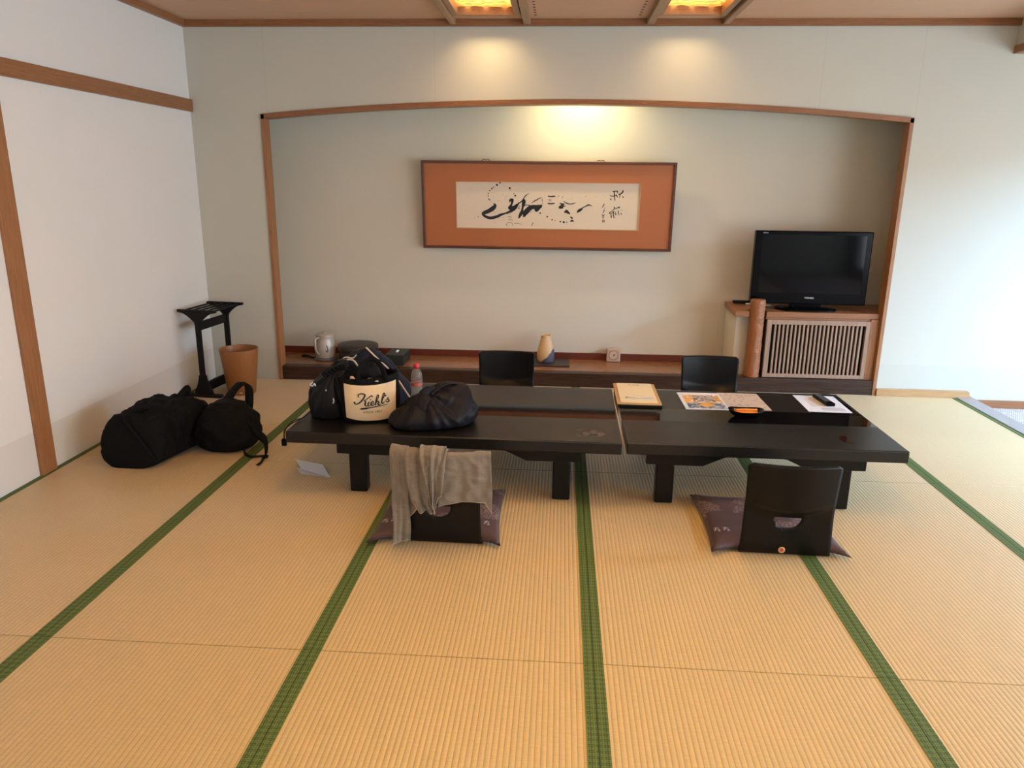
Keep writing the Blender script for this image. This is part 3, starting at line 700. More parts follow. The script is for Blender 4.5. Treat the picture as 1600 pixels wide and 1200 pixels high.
bm = bmesh.new(); lathe(bm, [(0.158, 0.078), (0.160, 0.082), (0.160, 0.118), (0.154, 0.125), (0.09, 0.132), (0.0, 0.134)], cap0=True); link('lid', bm, 'box_brown', b2, True)
tb = thing('tissue_box', 'dark green leather tissue box on the alcove board', 'tissue box', (-1.265, 5.73, SZ0), -0.03)
o_ = link('case', B((-0.072, 0.072, -0.12, 0.12, 0, 0.085)), 'box_green', tb, bevel=0.004)
bm = bmesh.new(); dotm = lambda x, y: (x, y, 0.0856)
dot(bm, 0, 0, 0.018, dotm, 24, 0.04); link('opening', bm, 'dark_room', tb)
bm = bmesh.new()
for i in range(4): tube(bm, [(-0.008+0.004*i, -0.025, 0.083), (-0.006+0.004*i, -0.008, 0.094+0.003*(i % 2)), (0.004*i-0.004, 0.02, 0.084)], 0.004)
link('tissue', bm, 'white_paper', tb, True)
tr = tag(link('display_board', B((-0.185, 0.095, 5.70, 5.945, SZ0, SZ0+0.012)), 'box_brown', bevel=0.002), 'thin black display board under the vase', 'board')
vz = SZ0+0.0125
v_ = thing('ceramic_vase', 'sand-coloured ceramic vase with a blue glaze patch at its foot', 'vase', (-0.095, 5.83, vz))
def vase_mat():
    m, nt, b = _nt('banded_stoneware')
    v = coords(nt); sep = N(nt, 'ShaderNodeSeparateXYZ'); L(nt, v, sep.inputs[0])
    w = noise_n(nt, coords(nt, (1, 1, 40)), 3, 2)
    c = mixc(nt, w, (0.52, 0.33, 0.16), (0.72, 0.50, 0.27))
    nn = noise_n(nt, v, 14, 2)
    k = math_(nt, 'ADD', math_(nt, 'ADD', math_(nt, 'MULTIPLY', sep.outputs['X'], -1.1), math_(nt, 'MULTIPLY', sep.outputs['Z'], 1.0)), math_(nt, 'MULTIPLY', nn, 0.06))
    k1 = math_(nt, 'LESS_THAN', k, 0.068)
    k2 = math_(nt, 'GREATER_THAN', sep.outputs['X'], -0.045)
    c = mixc(nt, math_(nt, 'MULTIPLY', k1, k2), c, mixc(nt, nn, (0.03, 0.04, 0.07), (0.12, 0.12, 0.16)))
    L(nt, c, b.inputs['Base Color']); b.inputs['Roughness'].default_value = 0.5
    return m
bm = bmesh.new()
prof = [(0.060, 0), (0.064, 0.004), (0.068, 0.03), (0.070, 0.06), (0.067, 0.09), (0.058, 0.125), (0.049, 0.16), (0.043, 0.19), (0.041, 0.205), (0.043, 0.215), (0.040, 0.217), (0.037, 0.205), (0.038, 0.19), (0.03, 0.10)]
rings = []
for r, z in prof:
    ring = []
    for i in range(48):
        a = 2*PI*i/48; rr = r*(1+0.015*noise.noise(Vector((math.cos(a), math.sin(a), z*9))))
        dz = 0.006*math.cos(a*3)+0.004*math.cos(a) if z > 0.2 else 0
        ring.append((rr*math.cos(a), rr*math.sin(a), z+dz))
    rings.append(ring)
loft(bm, rings); link('vessel', bm, vase_mat(), v_, True)
ck = thing('alarm_clock', 'small pale pink square clock on the alcove board against the wall', 'clock', (0.448, 5.94, SZ0), 0)
link('case', B((-0.055, 0.055, -0.022, 0.022, 0, 0.108)), 'pink_plastic', ck, bevel=0.010, seg=3)
bm = bmesh.new()
for k_, (r, y) in enumerate(((0.036, -0.0235),)):
    bm.faces.new([bm.verts.new((r*math.cos(2*PI*i/32), y, 0.057+r*math.sin(2*PI*i/32))) for i in range(32)])
link('dial', bm, 'dial', ck)
bm = bmesh.new(); tube(bm, [(0.036*math.cos(a), -0.024, 0.057+0.036*math.sin(a)) for a in [2*PI*i/24 for i in range(25)]], 0.002, 6, 0); link('bezel', bm, 'kettle_dark', ck)
mk = lambda x, y: (x, -0.0245, 0.057+y)
bm = bmesh.new(); ribbon(bm, [(0, 0, 0.0025), (0.012, 0.012, 0.001)], mk, 1); ribbon(bm, [(-0.004, -0.002, 0.002), (0.022, 0.004, 0.001)], mk, 1); ribbon(bm, [(0, 0, 0.0025), (0.006, -0.014, 0.001)], mk, 1); link('hands', bm, 'ink', ck)

# ------------------------------------------------------------------ low tables
def low_table(name, x0, x1, y0, y1, legs_x, label, yaw_=0.0):
    cx, cy = (x0+x1)/2, (y0+y1)/2; w, d = (x1-x0)/2, (y1-y0)/2
    tb_ = thing('low_table', label, 'low table', (cx, cy, 0), yaw_, 'low black lacquered tables')
    link('tabletop', B((-w, w, -d, d, 0.272, 0.33)), 'table_top', tb_, bevel=0.006, seg=3)
    la, lb = legs_x[0]-cx, legs_x[1]-cx
    bm = bmesh.new()
    for sy in (-1, 1):
        ya, yb = sy*(d-0.085), sy*(d-0.05)
        if ya > yb: ya, yb = yb, ya
        zt, zm, zb = 0.2715, 0.260, 0.202
        prism(bm, [(la-0.095, zt), (la-0.095, zb+0.006), (la+0.17, zb+0.004), (la+0.27, zm-0.008), (la+0.33, zm), (lb-0.33, zm), (lb-0.27, zm-0.008), (lb-0.17, zb+0.004), (lb+0.095, zb+0.006), (lb+0.095, zt)], 'Y', ya, yb)
    for lx in (la, lb): box(bm, lx-0.02, lx+0.02, -d+0.1, d-0.1, 0.235, 0.2715)
    link('apron', bm, 'lacquer', tb_, bevel=0.003)
    for lx in (la, lb):
        for sy in (-1, 1):
            yy = sy*(d-0.105)
            link('leg', B((lx-0.043, lx+0.043, yy-0.033, yy+0.033, 0.0015, 0.2015)), 'lacquer', tb_, bevel=0.007, seg=2)
    return tb_
t1 = low_table('a', -1.292, 0.318, 3.330, 4.290, (-0.965, 0.039), 'long black lacquered low table with the bags on it')
t2 = low_table('b', 0.336, 1.618, 3.330, 4.290, (0.531, 1.36), 'shorter black lacquered low table with brochure and remote control')
t1.rotation_euler = (0, 0, -0.012)
def half_moon(parent, cx, cy):
    bm = bmesh.new()
    pts = [(cx+0.045*math.cos(a), cy+0.06*math.sin(a)) for a in [PI/2+PI*i/20 for i in range(21)]]
    bm.faces.new([bm.verts.new((x, y, 0.3304)) for x, y in pts]); link('crest_inlay', bm, 'crest', parent)
half_moon(t2, 1.400-0.977, -0.335)
bm = bmesh.new(); mp_ = lambda x, y: (0.64+x, -0.34+y, 0.3303)
for q in range(3):
    dot(bm, 0.0+0.035*q, -0.02+0.03*(q % 2), 0.018, mp_, 16, 0.03)
ribbon(bm, [(-0.04, 0.03, 0.004), (0.02, 0.05, 0.006), (0.08, 0.03, 0.004)], mp_); ribbon(bm, [(-0.05, -0.03, 0.003), (0.0, -0.06, 0.005), (0.07, -0.05, 0.003)], mp_)
link('crest_inlay', bm, 'crest', t1)

# ------------------------------------------------------------------ legless chairs and floor cushions
def chair_y(x, z, w=0.186):
    """outer (rear) face of the moulded back, in chair space; sitter faces +Y"""
    u = min(1.0, abs(x)/w)
    line = 0.185+0.045*u*u                       # curved crease between flat foot and dished back
    s = max(0.0, min(1.0, (z-line+0.02)/0.06)); s = s*s*(3-2*s)
    lean = -0.02*max(0, z-0.2)/0.22
    foot = 0.0
    if z < 0.06: foot = 0.012*((0.06-z)/0.06)**2
    return -0.032*(1-u*u)*s + lean + foot - 0.004*s
def make_chair(label):
    c = thing('floor_chair', label, 'floor chair', group='black floor chairs at the low tables')
    w, H, T = 0.186, 0.418, 0.011
    nx, nz = 28, 34
    bm = bmesh.new(); F, Bk = [], []
    for j in range(nz+1):
        z = 0.004+(H-0.004)*j/nz
        rf, rb = [], []
        for i in range(nx+1):
            u = -1+2*i/nx
            ww = w-0.006*math.sin(PI*min(1, z/H))*1.0
            x = u*ww
            zz = z
            if j > nz-4:                             # rounded top corners
                cz = H-0.02; rr = 0.02
                lim = ww-rr+math.sqrt(max(0, rr*rr-max(0, z-cz)**2)); x = max(-lim, min(lim, x))
            y = chair_y(x, zz)
            rf.append(bm.verts.new((x, y, zz))); rb.append(bm.verts.new((x, y+T, zz)))
        F.append(rf); Bk.append(rb)
    for j in range(nz):
        for i in range(nx):
            bm.faces.new((F[j][i], F[j][i+1], F[j+1][i+1], F[j+1][i])); bm.faces.new((Bk[j][i], Bk[j+1][i], Bk[j+1][i+1], Bk[j][i+1]))
        bm.faces.new((F[j][0], F[j+1][0], Bk[j+1][0], Bk[j][0])); bm.faces.new((F[j][nx], Bk[j][nx], Bk[j+1][nx], F[j+1][nx]))
    for i in range(nx):
        bm.faces.new((F[0][i], Bk[0][i], Bk[0][i+1], F[0][i+1])); bm.faces.new((F[nz][i], F[nz][i+1], Bk[nz][i+1], Bk[nz][i]))
    back = link('backrest', bm, 'lacquer', c)
    bm = bmesh.new()
    pts = [(0.055*math.cos(a), 0.168+0.046*math.sin(a)) for a in [PI+PI*i/20 for i in range(21)]]
    pts = [(-0.055, 0.176)]+pts[1:-1]+[(0.055, 0.176)]
    prism(bm, pts, 'Y', -0.2, 0.2)
    cut = link('cut', bm, 'lacquer'); boolean(back, cut)
    for p in back.data.polygons: p.use_smooth = abs(p.normal.y) > 0.6
    link('seat', B((-0.18, 0.18, 0.02, 0.42, 0.003, 0.013)), 'lacquer', c, bevel=0.004)
    bm = bmesh.new()
    yb = chair_y(0.0, 0.026)
    rings = [[(-0.012+r*math.cos(a), yb-d, 0.026+r*math.sin(a)) for a in [2*PI*i/24 for i in range(24)]] for r, d in ((0.014, -0.001), (0.014, 0.003), (0.012, 0.004), (0.009, 0.003))]
    loft(bm, rings); bt = link('button', bm, 'gold', c, True); bt['label'] = 'brass button with a red centre'
    bm = bmesh.new(); rings = [[(-0.012+r*math.cos(a), yb-d, 0.026+r*math.sin(a)) for a in [2*PI*i/16 for i in range(16)]] for r, d in ((0.007, 0.002), (0.007, 0.0045))]
    loft(bm, rings); link('button_centre', bm, 'red_cap', bt)
    return c
chair = make_chair('black moulded floor chair at the right, its bare back to the camera')
chair.location = (0.967, 2.905, 0.0015); chair.rotation_euler = (0, 0, -0.03)
spots = [((-0.487, 2.89, 0.0015), -0.02, 'black moulded floor chair with a beige garment draped over its back'),
         ((-0.334, 4.79, 0.0015), PI+0.0, 'black moulded floor chair behind the longer table'),
         ((0.990, 4.79, 0.0015), PI+0.02, 'black moulded floor chair behind the shorter table, by the brochure')]
for loc, rz, lb in spots:
    c = copy_tree(chair); c.location = loc; c.rotation_euler = (0, 0, rz); c['label'] = lb
    if 'garment' in lb:
        for ch in list(c.children):
            if ch.name.startswith('button'):
                for g in list(ch.children): bpy.data.objects.remove(g)
                bpy.data.objects.remove(ch)

def make_cushion(label):
    c = thing('floor_cushion', label, 'cushion', group='brown-purple floor cushions')
    bm = bmesh.new(); n = 30; hw_, hd = 0.285, 0.30; top, bot = [], []
    for j in range(n+1):
        rt, rb = [], []
        for i in range(n+1):
            u, v = -1+2*i/n, -1+2*j/n
            pin = 0.018                                # sides pulled in between pointed corners
            x = u*(hw_-pin*(1-v*v)); y = v*(hd-(0.060 if v < 0 else 0.03)*(1-u**4))
            e = min(1-abs(u), 1-abs(v)); e = min(1, e/0.42)
            h = 0.026*math.sqrt(max(0, 1-(1-e)**2))
            puff = 0.004*noise.noise(Vector((x*9, y*9, 3)))*e
            rt.append(bm.verts.new((x, y, 0.020+h+puff))); rb.append(bm.verts.new((x, y, 0.020-0.0055*min(1, e*3))))
        top.append(rt); bot.append(rb)
    for j in range(n):
        for i in range(n):
            bm.faces.new((top[j][i], top[j][i+1], top[j+1][i+1], top[j+1][i])); bm.faces.new((bot[j][i], bot[j+1][i], bot[j+1][i+1], bot[j][i+1]))
    bmesh.ops.remove_doubles(bm, verts=bm.verts[:], dist=0.0004)
    link('cover', bm, 'zabuton', c, True)
    # short woven characters on the sides
    def top_z(x, y):
        u, v = x/hw_, y/hd; e = min(1, min(1-abs(u), 1-abs(v))/0.42)
        return 0.0222+0.026*math.sqrt(max(0, 1-(1-e)**2))+0.004*noise.noise(Vector((x*9, y*9, 3)))*e
    for cx in (-0.235, -0.195, 0.215):
        bm = bmesh.new()
        mpp = lambda x, y, cx=cx: (cx+x, -0.13+y, top_z(cx+x, -0.13+y))
        ribbon(bm, [(-0.013, 0.012, 0.0012), (0.0, 0.014, 0.0018), (0.013, 0.012, 0.0012)], mpp, 3)
        ribbon(bm, [(0.0, 0.02, 0.0014), (-0.004, 0.0, 0.002), (-0.012, -0.016, 0.001)], mpp, 3)
        ribbon(bm, [(0.004, 0.002, 0.0012), (0.012, -0.012, 0.002), (0.002, -0.018, 0.001), (0.016, -0.018, 0.001)], mpp, 3)
        ribbon(bm, [(-0.014, -0.002, 0.0012), (0.012, 0.001, 0.0012)], mpp, 3)
        link('woven_character', bm, 'silver', c)
    return c
cu = make_cushion('brown-purple floor cushion under the bare-backed chair at the right')
cu.location = (0.950, 3.175, 0); cu.rotation_euler = (0, 0, -0.01)
for loc, rz, lb in [((-0.512, 3.145, 0), 0.03, 'brown-purple floor cushion under the chair with the draped garment'), ((-0.334, 4.53, 0), PI, 'brown-purple floor cushion on the chair behind the longer table'), ((0.99, 4.53, 0), PI, 'brown-purple floor cushion on the chair behind the shorter table')]:
    c = copy_tree(cu); c.location = loc; c.rotation_euler = (0, 0, rz); c['label'] = lb

# ------------------------------------------------------------------ garment draped over the left chair
gm = thing('draped_garment', 'beige-grey jersey garment draped over the back of the left floor chair', 'clothing', (-0.487, 2.89, 0.0015), -0.02)
TOPZ = 0.420
def drape(name, u0, u1, frontlen, backlen, off, folds, seed, twist=0.0, nu=60, nv=70, mat='jersey', edge=False):
    bm = bmesh.new(); rows = []
    fmax = max(frontlen(q/20) for q in range(21))
    for j in range(nv+1):
        row = []
        for i in range(nu+1):
            s = i/nu
            fl_ = frontlen(s)
            v = -backlen + (backlen+fl_)*j/nv                # arc length past the top edge, + towards the camera
            x = u0+(u1-u0)*s
            R_ = 0.008+off
            if v < -R_*1.57: yy, zz = R_, TOPZ+v+R_*1.57
            elif v > R_*1.57: yy, zz = -R_, TOPZ-(v-R_*1.57)
            else:
                a = v/R_; yy, zz = -R_*math.sin(a), TOPZ+R_*math.cos(a)
            ramp = min(1, abs(v)/0.06)
            fo = 0
            for amp, fr, ph in folds: fo += amp*(0.5+0.5*math.sin(fr*s*2*PI+ph+2.0*noise.noise(Vector((s*2, v*5, seed)))))
            fo += 0.004*noise.noise(Vector((x*30, v*30, seed)))+0.010*(0.5-abs(noise.noise(Vector((x*14+v*6, v*22-x*10, seed+2)))))
            x += twist*max(0, v)*(s-0.5) + 0.006*noise.noise(Vector((s*3, v*9, seed+5)))
            base = chair_y(max(-0.186, min(0.186, x)), min(0.41, max(0.05, zz)))+0.0055
            sgn = -1 if v >= 0 else 1
            under = max(0.0, 0.006-zz)                    # cloth that reaches the mat runs out over it
            row.append(bm.verts.new((x, base+yy+sgn*fo*ramp-under*0.9-0.03*max(0, 0.12-zz)/0.12*(name == 'sleeve'), max(0.006, zz+fo*0.25*(1-ramp)))))
        rows.append(row)
    for j in range(nv):
        for i in range(nu): bm.faces.new((rows[j][i], rows[j][i+1], rows[j+1][i+1], rows[j+1][i]))
    o = link(name, bm, mat, gm, True)
    so = o.modifiers.new('thick', 'SOLIDIFY'); so.thickness = 0.0028; so.offset = 0
    sb = o.modifiers.new('sub', 'SUBSURF'); sb.levels = 1; sb.render_levels = 1
    # stitched hem
    bm = bmesh.new(); hem = [rows_co for rows_co in [tuple(Vector(p)) for p in HEM(o)]]
    tube(bm, hem[::2], 0.0018, 6, 0); link('hem', bm, 'jersey_edge', gm, True)
    return o
def HEM(o):
    nu, nv = 60, 70
    return [o.data.vertices[nv*(nu+1)+i].co for i in range(nu+1)]
drape('body', 0.015, 0.226, lambda s: 0.250-0.035*s+0.055*max(0, (s-0.86)/0.14)-0.01*math.sin(s*5), 0.20, 0.004, [(0.010, 1.6, 0.4), (0.004, 4, 1.0)], 3, 0.05)
drape('hood', -0.125, 0.055, lambda s: 0.215+0.09*math.sin(PI*min(1, s*1.15))+0.02*math.sin(s*11), 0.15, 0.012, [(0.024, 2.3, 0.0), (0.006, 5.0, 1.0)], 11, -0.22)
drape('inner_sleeve', -0.06, 0.045, lambda s: 0.295+0.022*math.cos(s*PI*2), 0.12, 0.028, [(0.012, 1.6, 2.2), (0.006, 4.0, 0.3)], 21, -0.35)
drape('lining', -0.155, -0.01, lambda s: 0.36-0.17*s, 0.10, 0.008, [(0.010, 2.0, 2.0)], 31, 0.0)
drape('sleeve', -0.186, -0.112, lambda s: 0.445-0.02*s, 0.10, 0.020, [(0.007, 1.0, 1.0), (0.003, 3, 0)], 41, 0.0)

# ------------------------------------------------------------------ bags
def soft(bm, cx, cy, z0, rings_def, n=56, m=40, expo=3.0, wr=0.01, wf=7.0, seed=0, vert=0.0, rot=0.0, rad=None):
    """lofted soft volume. rings_def: (height, rx, ry, dx, dy) interpolated with catmull-rom"""
    sub = max(2, m//(len(rings_def)-1))
    A = catmull([(r[0], r[1], r[2]) for r in rings_def], sub); Bc = catmull([(r[3], r[4], 0) for r in rings_def], sub)
    rings = []
    cr, sr = math.cos(rot), math.sin(rot)
    for q, (a_, b_) in enumerate(zip(A, Bc)):
        z, rx, ry = a_; rx = max(rx, 0.001); ry = max(ry, 0.001)
        ring = []
        for i in range(n):
            a = 2*PI*i/n; c, s = math.cos(a), math.sin(a)
            k = (abs(c)**expo+abs(s)**expo)**(-1/expo)
            x, y = rx*c*k, ry*s*k
            p = Vector((x*wf, y*wf, (z)*wf*(1-vert)))
            d = wr*noise.fractal(p+Vector((seed, seed, seed)), 1.0, 2.0, 3)
            rdg = wr*0.9*(1-2*abs(noise.noise(Vector((x*wf*1.7, y*wf*1.7, z*wf*(1.0-vert)*1.2+seed)))))
            dd = d+rdg*0.6
            if rad:
                gx, gy, gz, ra, rf = rad; vx, vz = x+b_[0]-gx, z-gz
                dist = math.hypot(vx, vz)
                an = math.atan2(vz, vx)+(0.0 if y < 0 else 9)
                dd += ra*(0.5-2.2*abs(noise.noise(Vector((an*rf, dist*2.0, seed)))))*min(1, dist/0.06)*max(0.25, 1-dist/0.35)
            e = min(1, q/3.0)
            x *= 1+dd*e/max(0.03, math.hypot(x, y)); y *= 1+dd*e/max(0.03, math.hypot(x, y))
            x += b_[0]; y += b_[1]
            ring.append((cx+x*cr-y*sr, cy+x*sr+y*cr, z0+max(0.0, z+(dd*0.3 if q > 3 else 0))))
        rings.append(ring)
    loft(bm, rings); return rings
# travel bag on the floor
df = thing('duffel_bag', 'black soft travel bag on the tatami against the left wall', 'bag', (-2.235, 3.84, 0.0015))
bm = bmesh.new(); rings = []
NQ = 56
for q in range(NQ+1):
    t_ = q/NQ; y = -0.24+0.50*t_
    e0 = min(1, t_/0.12); e1 = min(1, (1-t_)/0.25)
    end = math.sqrt(max(0.0, 1-(1-e0)**2.4))*math.sqrt(max(0.0, 1-(1-e1)**2))
    w_ = 0.158*(0.70+0.30*end); h_ = (0.262+0.028*math.exp(-((t_-0.62)/0.25)**2))*(0.35+0.65*end)
    ring = []
    for i in range(72):
        a = 2*PI*i/72-PI/2; c, sn = math.cos(a), math.sin(a); k = (abs(c)**4.2+abs(sn)**4.2)**(-1/4.2)
        x, z = w_*c*k, h_/2+h_/2*sn*k
        p = Vector((x*7, y*7, z*7)); d = 0.020*noise.fractal(p, 1.0, 2.0, 3)+0.024*(0.5-abs(noise.noise(p*1.5+Vector((3, 1, 7)))))+0.010*(0.5-abs(noise.noise(p*4)))
        if z < 0.03: d *= 0.15
        # sagging shoulders: the top is narrower than the bottom
        x *= 1-0.14*max(0, z/h_-0.45)
        ring.append((x*(1+d/0.16)+0.11*(t_-0.25), y+d*0.35, max(0, z*(1+d/0.17))))
    rings.append(ring)
loft(bm, rings); link('body', bm, 'black_cloth', df, True)
bm = bmesh.new(); band(bm, [(-0.03, -0.16, 0.25), (-0.05, -0.12, 0.30), (0.01, -0.06, 0.312), (0.07, 0.0, 0.29), (0.08, 0.04, 0.24)], [(0.0, -0.17, 0.24), (-0.03, -0.15, 0.275), (0.03, -0.09, 0.285), (0.09, -0.03, 0.265), (0.11, 0.02, 0.23)], 0.006); link('handle', bm, 'black_cloth', df, True)
bm = bmesh.new(); band(bm, [(0.09, 0.02, 0.27), (0.095, 0.09, 0.315), (0.12, 0.14, 0.355), (0.135, 0.16, 0.36)], [(0.13, 0.03, 0.26), (0.13, 0.09, 0.285), (0.145, 0.14, 0.31), (0.15, 0.16, 0.33)], 0.010); link('handle', bm, 'black_cloth', df, True)
bm = bmesh.new(); band(bm, [(-0.06, -0.20, 0.285), (-0.02, -0.235, 0.24), (0.04, -0.245, 0.16), (0.08, -0.245, 0.09), (0.10, -0.23, 0.03)], [(-0.035, -0.20, 0.29), (0.01, -0.235, 0.24), (0.07, -0.245, 0.16), (0.11, -0.24, 0.09), (0.125, -0.22, 0.03)], 0.006); link('side_strap', bm, 'black_cloth', df, True)
# backpack
bp = thing('backpack', 'black backpack slumped on the tatami beside the travel bag, one strap loose', 'bag', (-1.885, 4.01, 0.0015))
bm = bmesh.new()
soft(bm, 0, 0, 0, [(0.0, 0.09, 0.09, 0.0, -0.02), (0.012, 0.135, 0.14, 0.0, -0.01), (0.06, 0.162, 0.165, 0.0, 0), (0.13, 0.160, 0.165, -0.005, 0), (0.19, 0.130, 0.145, -0.02, 0.0), (0.232, 0.085, 0.10, -0.04, 0.02), (0.250, 0.02, 0.03, -0.05, 0.02)], expo=2.6, wr=0.030, wf=7, seed=5, n=84, m=70)
link('body', bm, 'black_cloth', bp, True)
bm = bmesh.new(); band(bm, [(-0.105, 0.02, 0.20), (-0.07, 0.08, 0.25), (-0.03, 0.14, 0.31), (0.0, 0.17, 0.335), (0.03, 0.175, 0.31), (0.04, 0.15, 0.24), (0.05, 0.10, 0.17)], [(-0.02, -0.02, 0.22), (0.0, 0.06, 0.25), (0.02, 0.12, 0.30), (0.055, 0.16, 0.325), (0.085, 0.165, 0.30), (0.095, 0.14, 0.23), (0.10, 0.09, 0.15)], 0.008); link('shoulder_strap', bm, 'black_cloth', bp, True)
bm = bmesh.new(); band(bm, [(0.10, -0.03, 0.20), (0.16, -0.06, 0.165), (0.225, -0.10, 0.13), (0.27, -0.13, 0.105), (0.285, -0.155, 0.06), (0.283, -0.165, 0.02)], [(0.10, -0.06, 0.17), (0.155, -0.085, 0.135), (0.205, -0.125, 0.095), (0.255, -0.15, 0.07), (0.268, -0.17, 0.04), (0.270, -0.18, 0.012)], 0.007); link('shoulder_strap', bm, 'black_cloth', bp, True)
bm = bmesh.new(); band(bm, [(0.125, -0.10, 0.05), (0.15, -0.15, 0.02), (0.20, -0.185, 0.012), (0.25, -0.175, 0.012), (0.285, -0.165, 0.012)], [(0.125, -0.12, 0.035), (0.15, -0.17, 0.008), (0.20, -0.205, 0.006), (0.25, -0.195, 0.006), (0.285, -0.182, 0.006)], 0.002)
band(bm, [(0.262, -0.19, 0.006), (0.275, -0.25, 0.005), (0.270, -0.31, 0.004)], [(0.28, -0.19, 0.006), (0.290, -0.25, 0.005), (0.292, -0.31, 0.004)], 0.002); link('webbing', bm, 'black_cloth', bp, True)
link('buckle', B((0.262, 0.292, -0.20, -0.175, 0.002, 0.014)), 'black_plastic', bp, bevel=0.003)

TZ = 0.3305
# navy drawstring bag behind the tote
nb = thing('drawstring_bag', 'navy cotton drawstring bag with white cords, tallest on the table', 'bag', (-1.03, 3.85, TZ), 0.1)
bm = bmesh.new()
soft(bm, 0, 0, 0, [(0.0, 0.15, 0.10, 0, 0), (0.02, 0.20, 0.13, 0.02, 0), (0.10, 0.205, 0.13, 0.03, 0), (0.175, 0.165, 0.10, 0.01, 0), (0.235, 0.115, 0.07, 0.0, 0.0), (0.275, 0.065, 0.04, 0.01, 0.0), (0.305, 0.02, 0.015, 0.02, 0.0)], expo=2.6, wr=0.012, wf=8, seed=2, vert=0.6, n=110, m=60, rad=(0.02, 0.0, 0.30, 0.018, 5.0))
link('body', bm, 'navy_cloth', nb, True)
bm = bmesh.new(); tube(bm, [(0.012, -0.02, 0.312), (0.065, -0.055, 0.27), (0.13, -0.08, 0.215), (0.185, -0.10, 0.155), (0.225, -0.12, 0.10), (0.26, -0.135, 0.05)], 0.0048); link('cord', bm, 'cord', nb, True)
bm = bmesh.new(); tube(bm, [(-0.02, -0.115, 0.235), (-0.045, -0.105, 0.262), (-0.085, -0.105, 0.262), (-0.12, -0.12, 0.232), (-0.145, -0.13, 0.20), (-0.165, -0.135, 0.175)], 0.0052); link('cord', bm, 'cord', nb, True)
bm = bmesh.new(); tube(bm, [(-0.135, -0.11, 0.225), (-0.11, -0.10, 0.258), (-0.085, -0.09, 0.275), (-0.05, -0.08, 0.268), (-0.03, -0.075, 0.285)], 0.003); link('cord', bm, 'cord', nb, True)
bm = bmesh.new(); tube(bm, [(0.055, -0.105, 0.255), (0.08, -0.115, 0.252), (0.105, -0.11, 0.248)], 0.006); link('cord', bm, 'cord', nb, True)
# small black pouch at the left edge
pb = thing('black_pouch', 'black gathered pouch with small charms at the left edge of the table', 'bag', (-1.168, 3.625, TZ))
bm = bmesh.new()
soft(bm, 0, 0, 0, [(0.0, 0.08, 0.07, 0, 0), (0.012, 0.105, 0.09, 0.01, 0), (0.08, 0.11, 0.095, 0.01, 0), (0.16, 0.095, 0.08, 0.015, 0), (0.215, 0.06, 0.055, 0.03, 0), (0.25, 0.045, 0.04, 0.05, 0.01), (0.285, 0.02, 0.02, 0.07, 0.02)], expo=2.3, wr=0.012, wf=12, seed=13, vert=0.7, n=110, m=60, rad=(0.05, 0.0, 0.25, 0.016, 4.0))
link('body', bm, 'black_gloss_cloth', pb, True)
bm = bmesh.new()
for q in range(5):
    tube(bm, [(0.02+0.015*q, -0.05, 0.21+0.012*q), (0.0+0.018*q, -0.075, 0.235+0.01*q), (0.03+0.018*q, -0.06, 0.262+0.006*q), (0.055+0.012*q, -0.04, 0.25)], 0.006)
link('gathered_neck', bm, 'black_gloss_cloth', pb, True)
bm = bmesh.new(); tube(bm, [(-0.045, -0.092, 0.195), (-0.055, -0.10, 0.185), (-0.045, -0.102, 0.178), (-0.035, -0.10, 0.19), (-0.03, -0.1, 0.178)], 0.0035); tube(bm, [(0.055, -0.095, 0.115), (0.058, -0.098, 0.10), (0.053, -0.10, 0.09)], 0.003); tube(bm, [(0.02, -0.095, 0.16), (0.022, -0.097, 0.152)], 0.003); link('silver_charm', bm, 'silver', pb, True)
bm = bmesh.new(); tube(bm, [(-0.07, -0.06, 0.04), (-0.10, -0.09, 0.012), (-0.125, -0.15, 0.006), (-0.136, -0.20, 0.004), (-0.147, -0.245, -0.01), (-0.15, -0.25, -0.05)], 0.004, flat=0.6); tube(bm, [(-0.10, -0.1, 0.01), (-0.135, -0.13, 0.006), (-0.152, -0.18, -0.004), (-0.158, -0.22, -0.03), (-0.152, -0.25, -0.052)], 0.0022)
link('drawcord', bm, 'black_gloss_cloth', pb, True)
link('cord_stop', B((-0.161, -0.138, -0.262, -0.252+0.004, -0.085, -0.05)), 'black_plastic', pb, bevel=0.002)

# tote bag with the cream panel
tt = thing('tote_bag', 'black tote bag with cream front panel and script lettering', 'bag', (-0.937, 3.585, TZ), math.radians(13))
RX, RY = 0.148, 0.085
def tote_pt(x, z, off=0.0):
    """front face of the tote: x across, z up"""
    h = max(0, min(1, z/0.235))
    rx = RX*(0.90+0.10*math.sin(PI*min(1, h*0.8+0.1))); u = max(-0.999, min(0.999, x/rx))
    ry = RY*(0.72+0.28*math.sin(PI*(0.15+0.7*h))) - 0.018*max(0, h-0.6)
    y = -ry*(1-abs(u)**2.6)**(1/2.6)
    return (x, y-off, z)
bm = bmesh.new(); rings = []
for q in range(25):
    z = 0.235*q/24; ring = []
    for i in range(56):
        a = 2*PI*i/56; c, s = math.cos(a), math.sin(a); k_ = (abs(c)**2.6+abs(s)**2.6)**(-1/2.6)
        h = z/0.235; rx = RX*(0.90+0.10*math.sin(PI*min(1, h*0.8+0.1))); ry = RY*(0.72+0.28*math.sin(PI*(0.15+0.7*h)))-0.018*max(0, h-0.6)
        zz = z+(0.012*c*h if q > 20 else 0)-(0.01*(1-abs(c))*(1 if s < 0 else 0) if q > 21 else 0)
        ring.append((rx*c*k_, ry*s*k_, zz))
    rings.append(ring)
for sc in (0.93, 0.86):                                   # rim turns inwards and down
    rings.append([(x*sc, y*sc, z-0.012*(1 if sc == 0.93 else 5)) for x, y, z in rings[24]])
loft(bm, rings); link('body', bm, 'black_cloth', tt, True)
bm = bmesh.new(); nn = 26; g = []
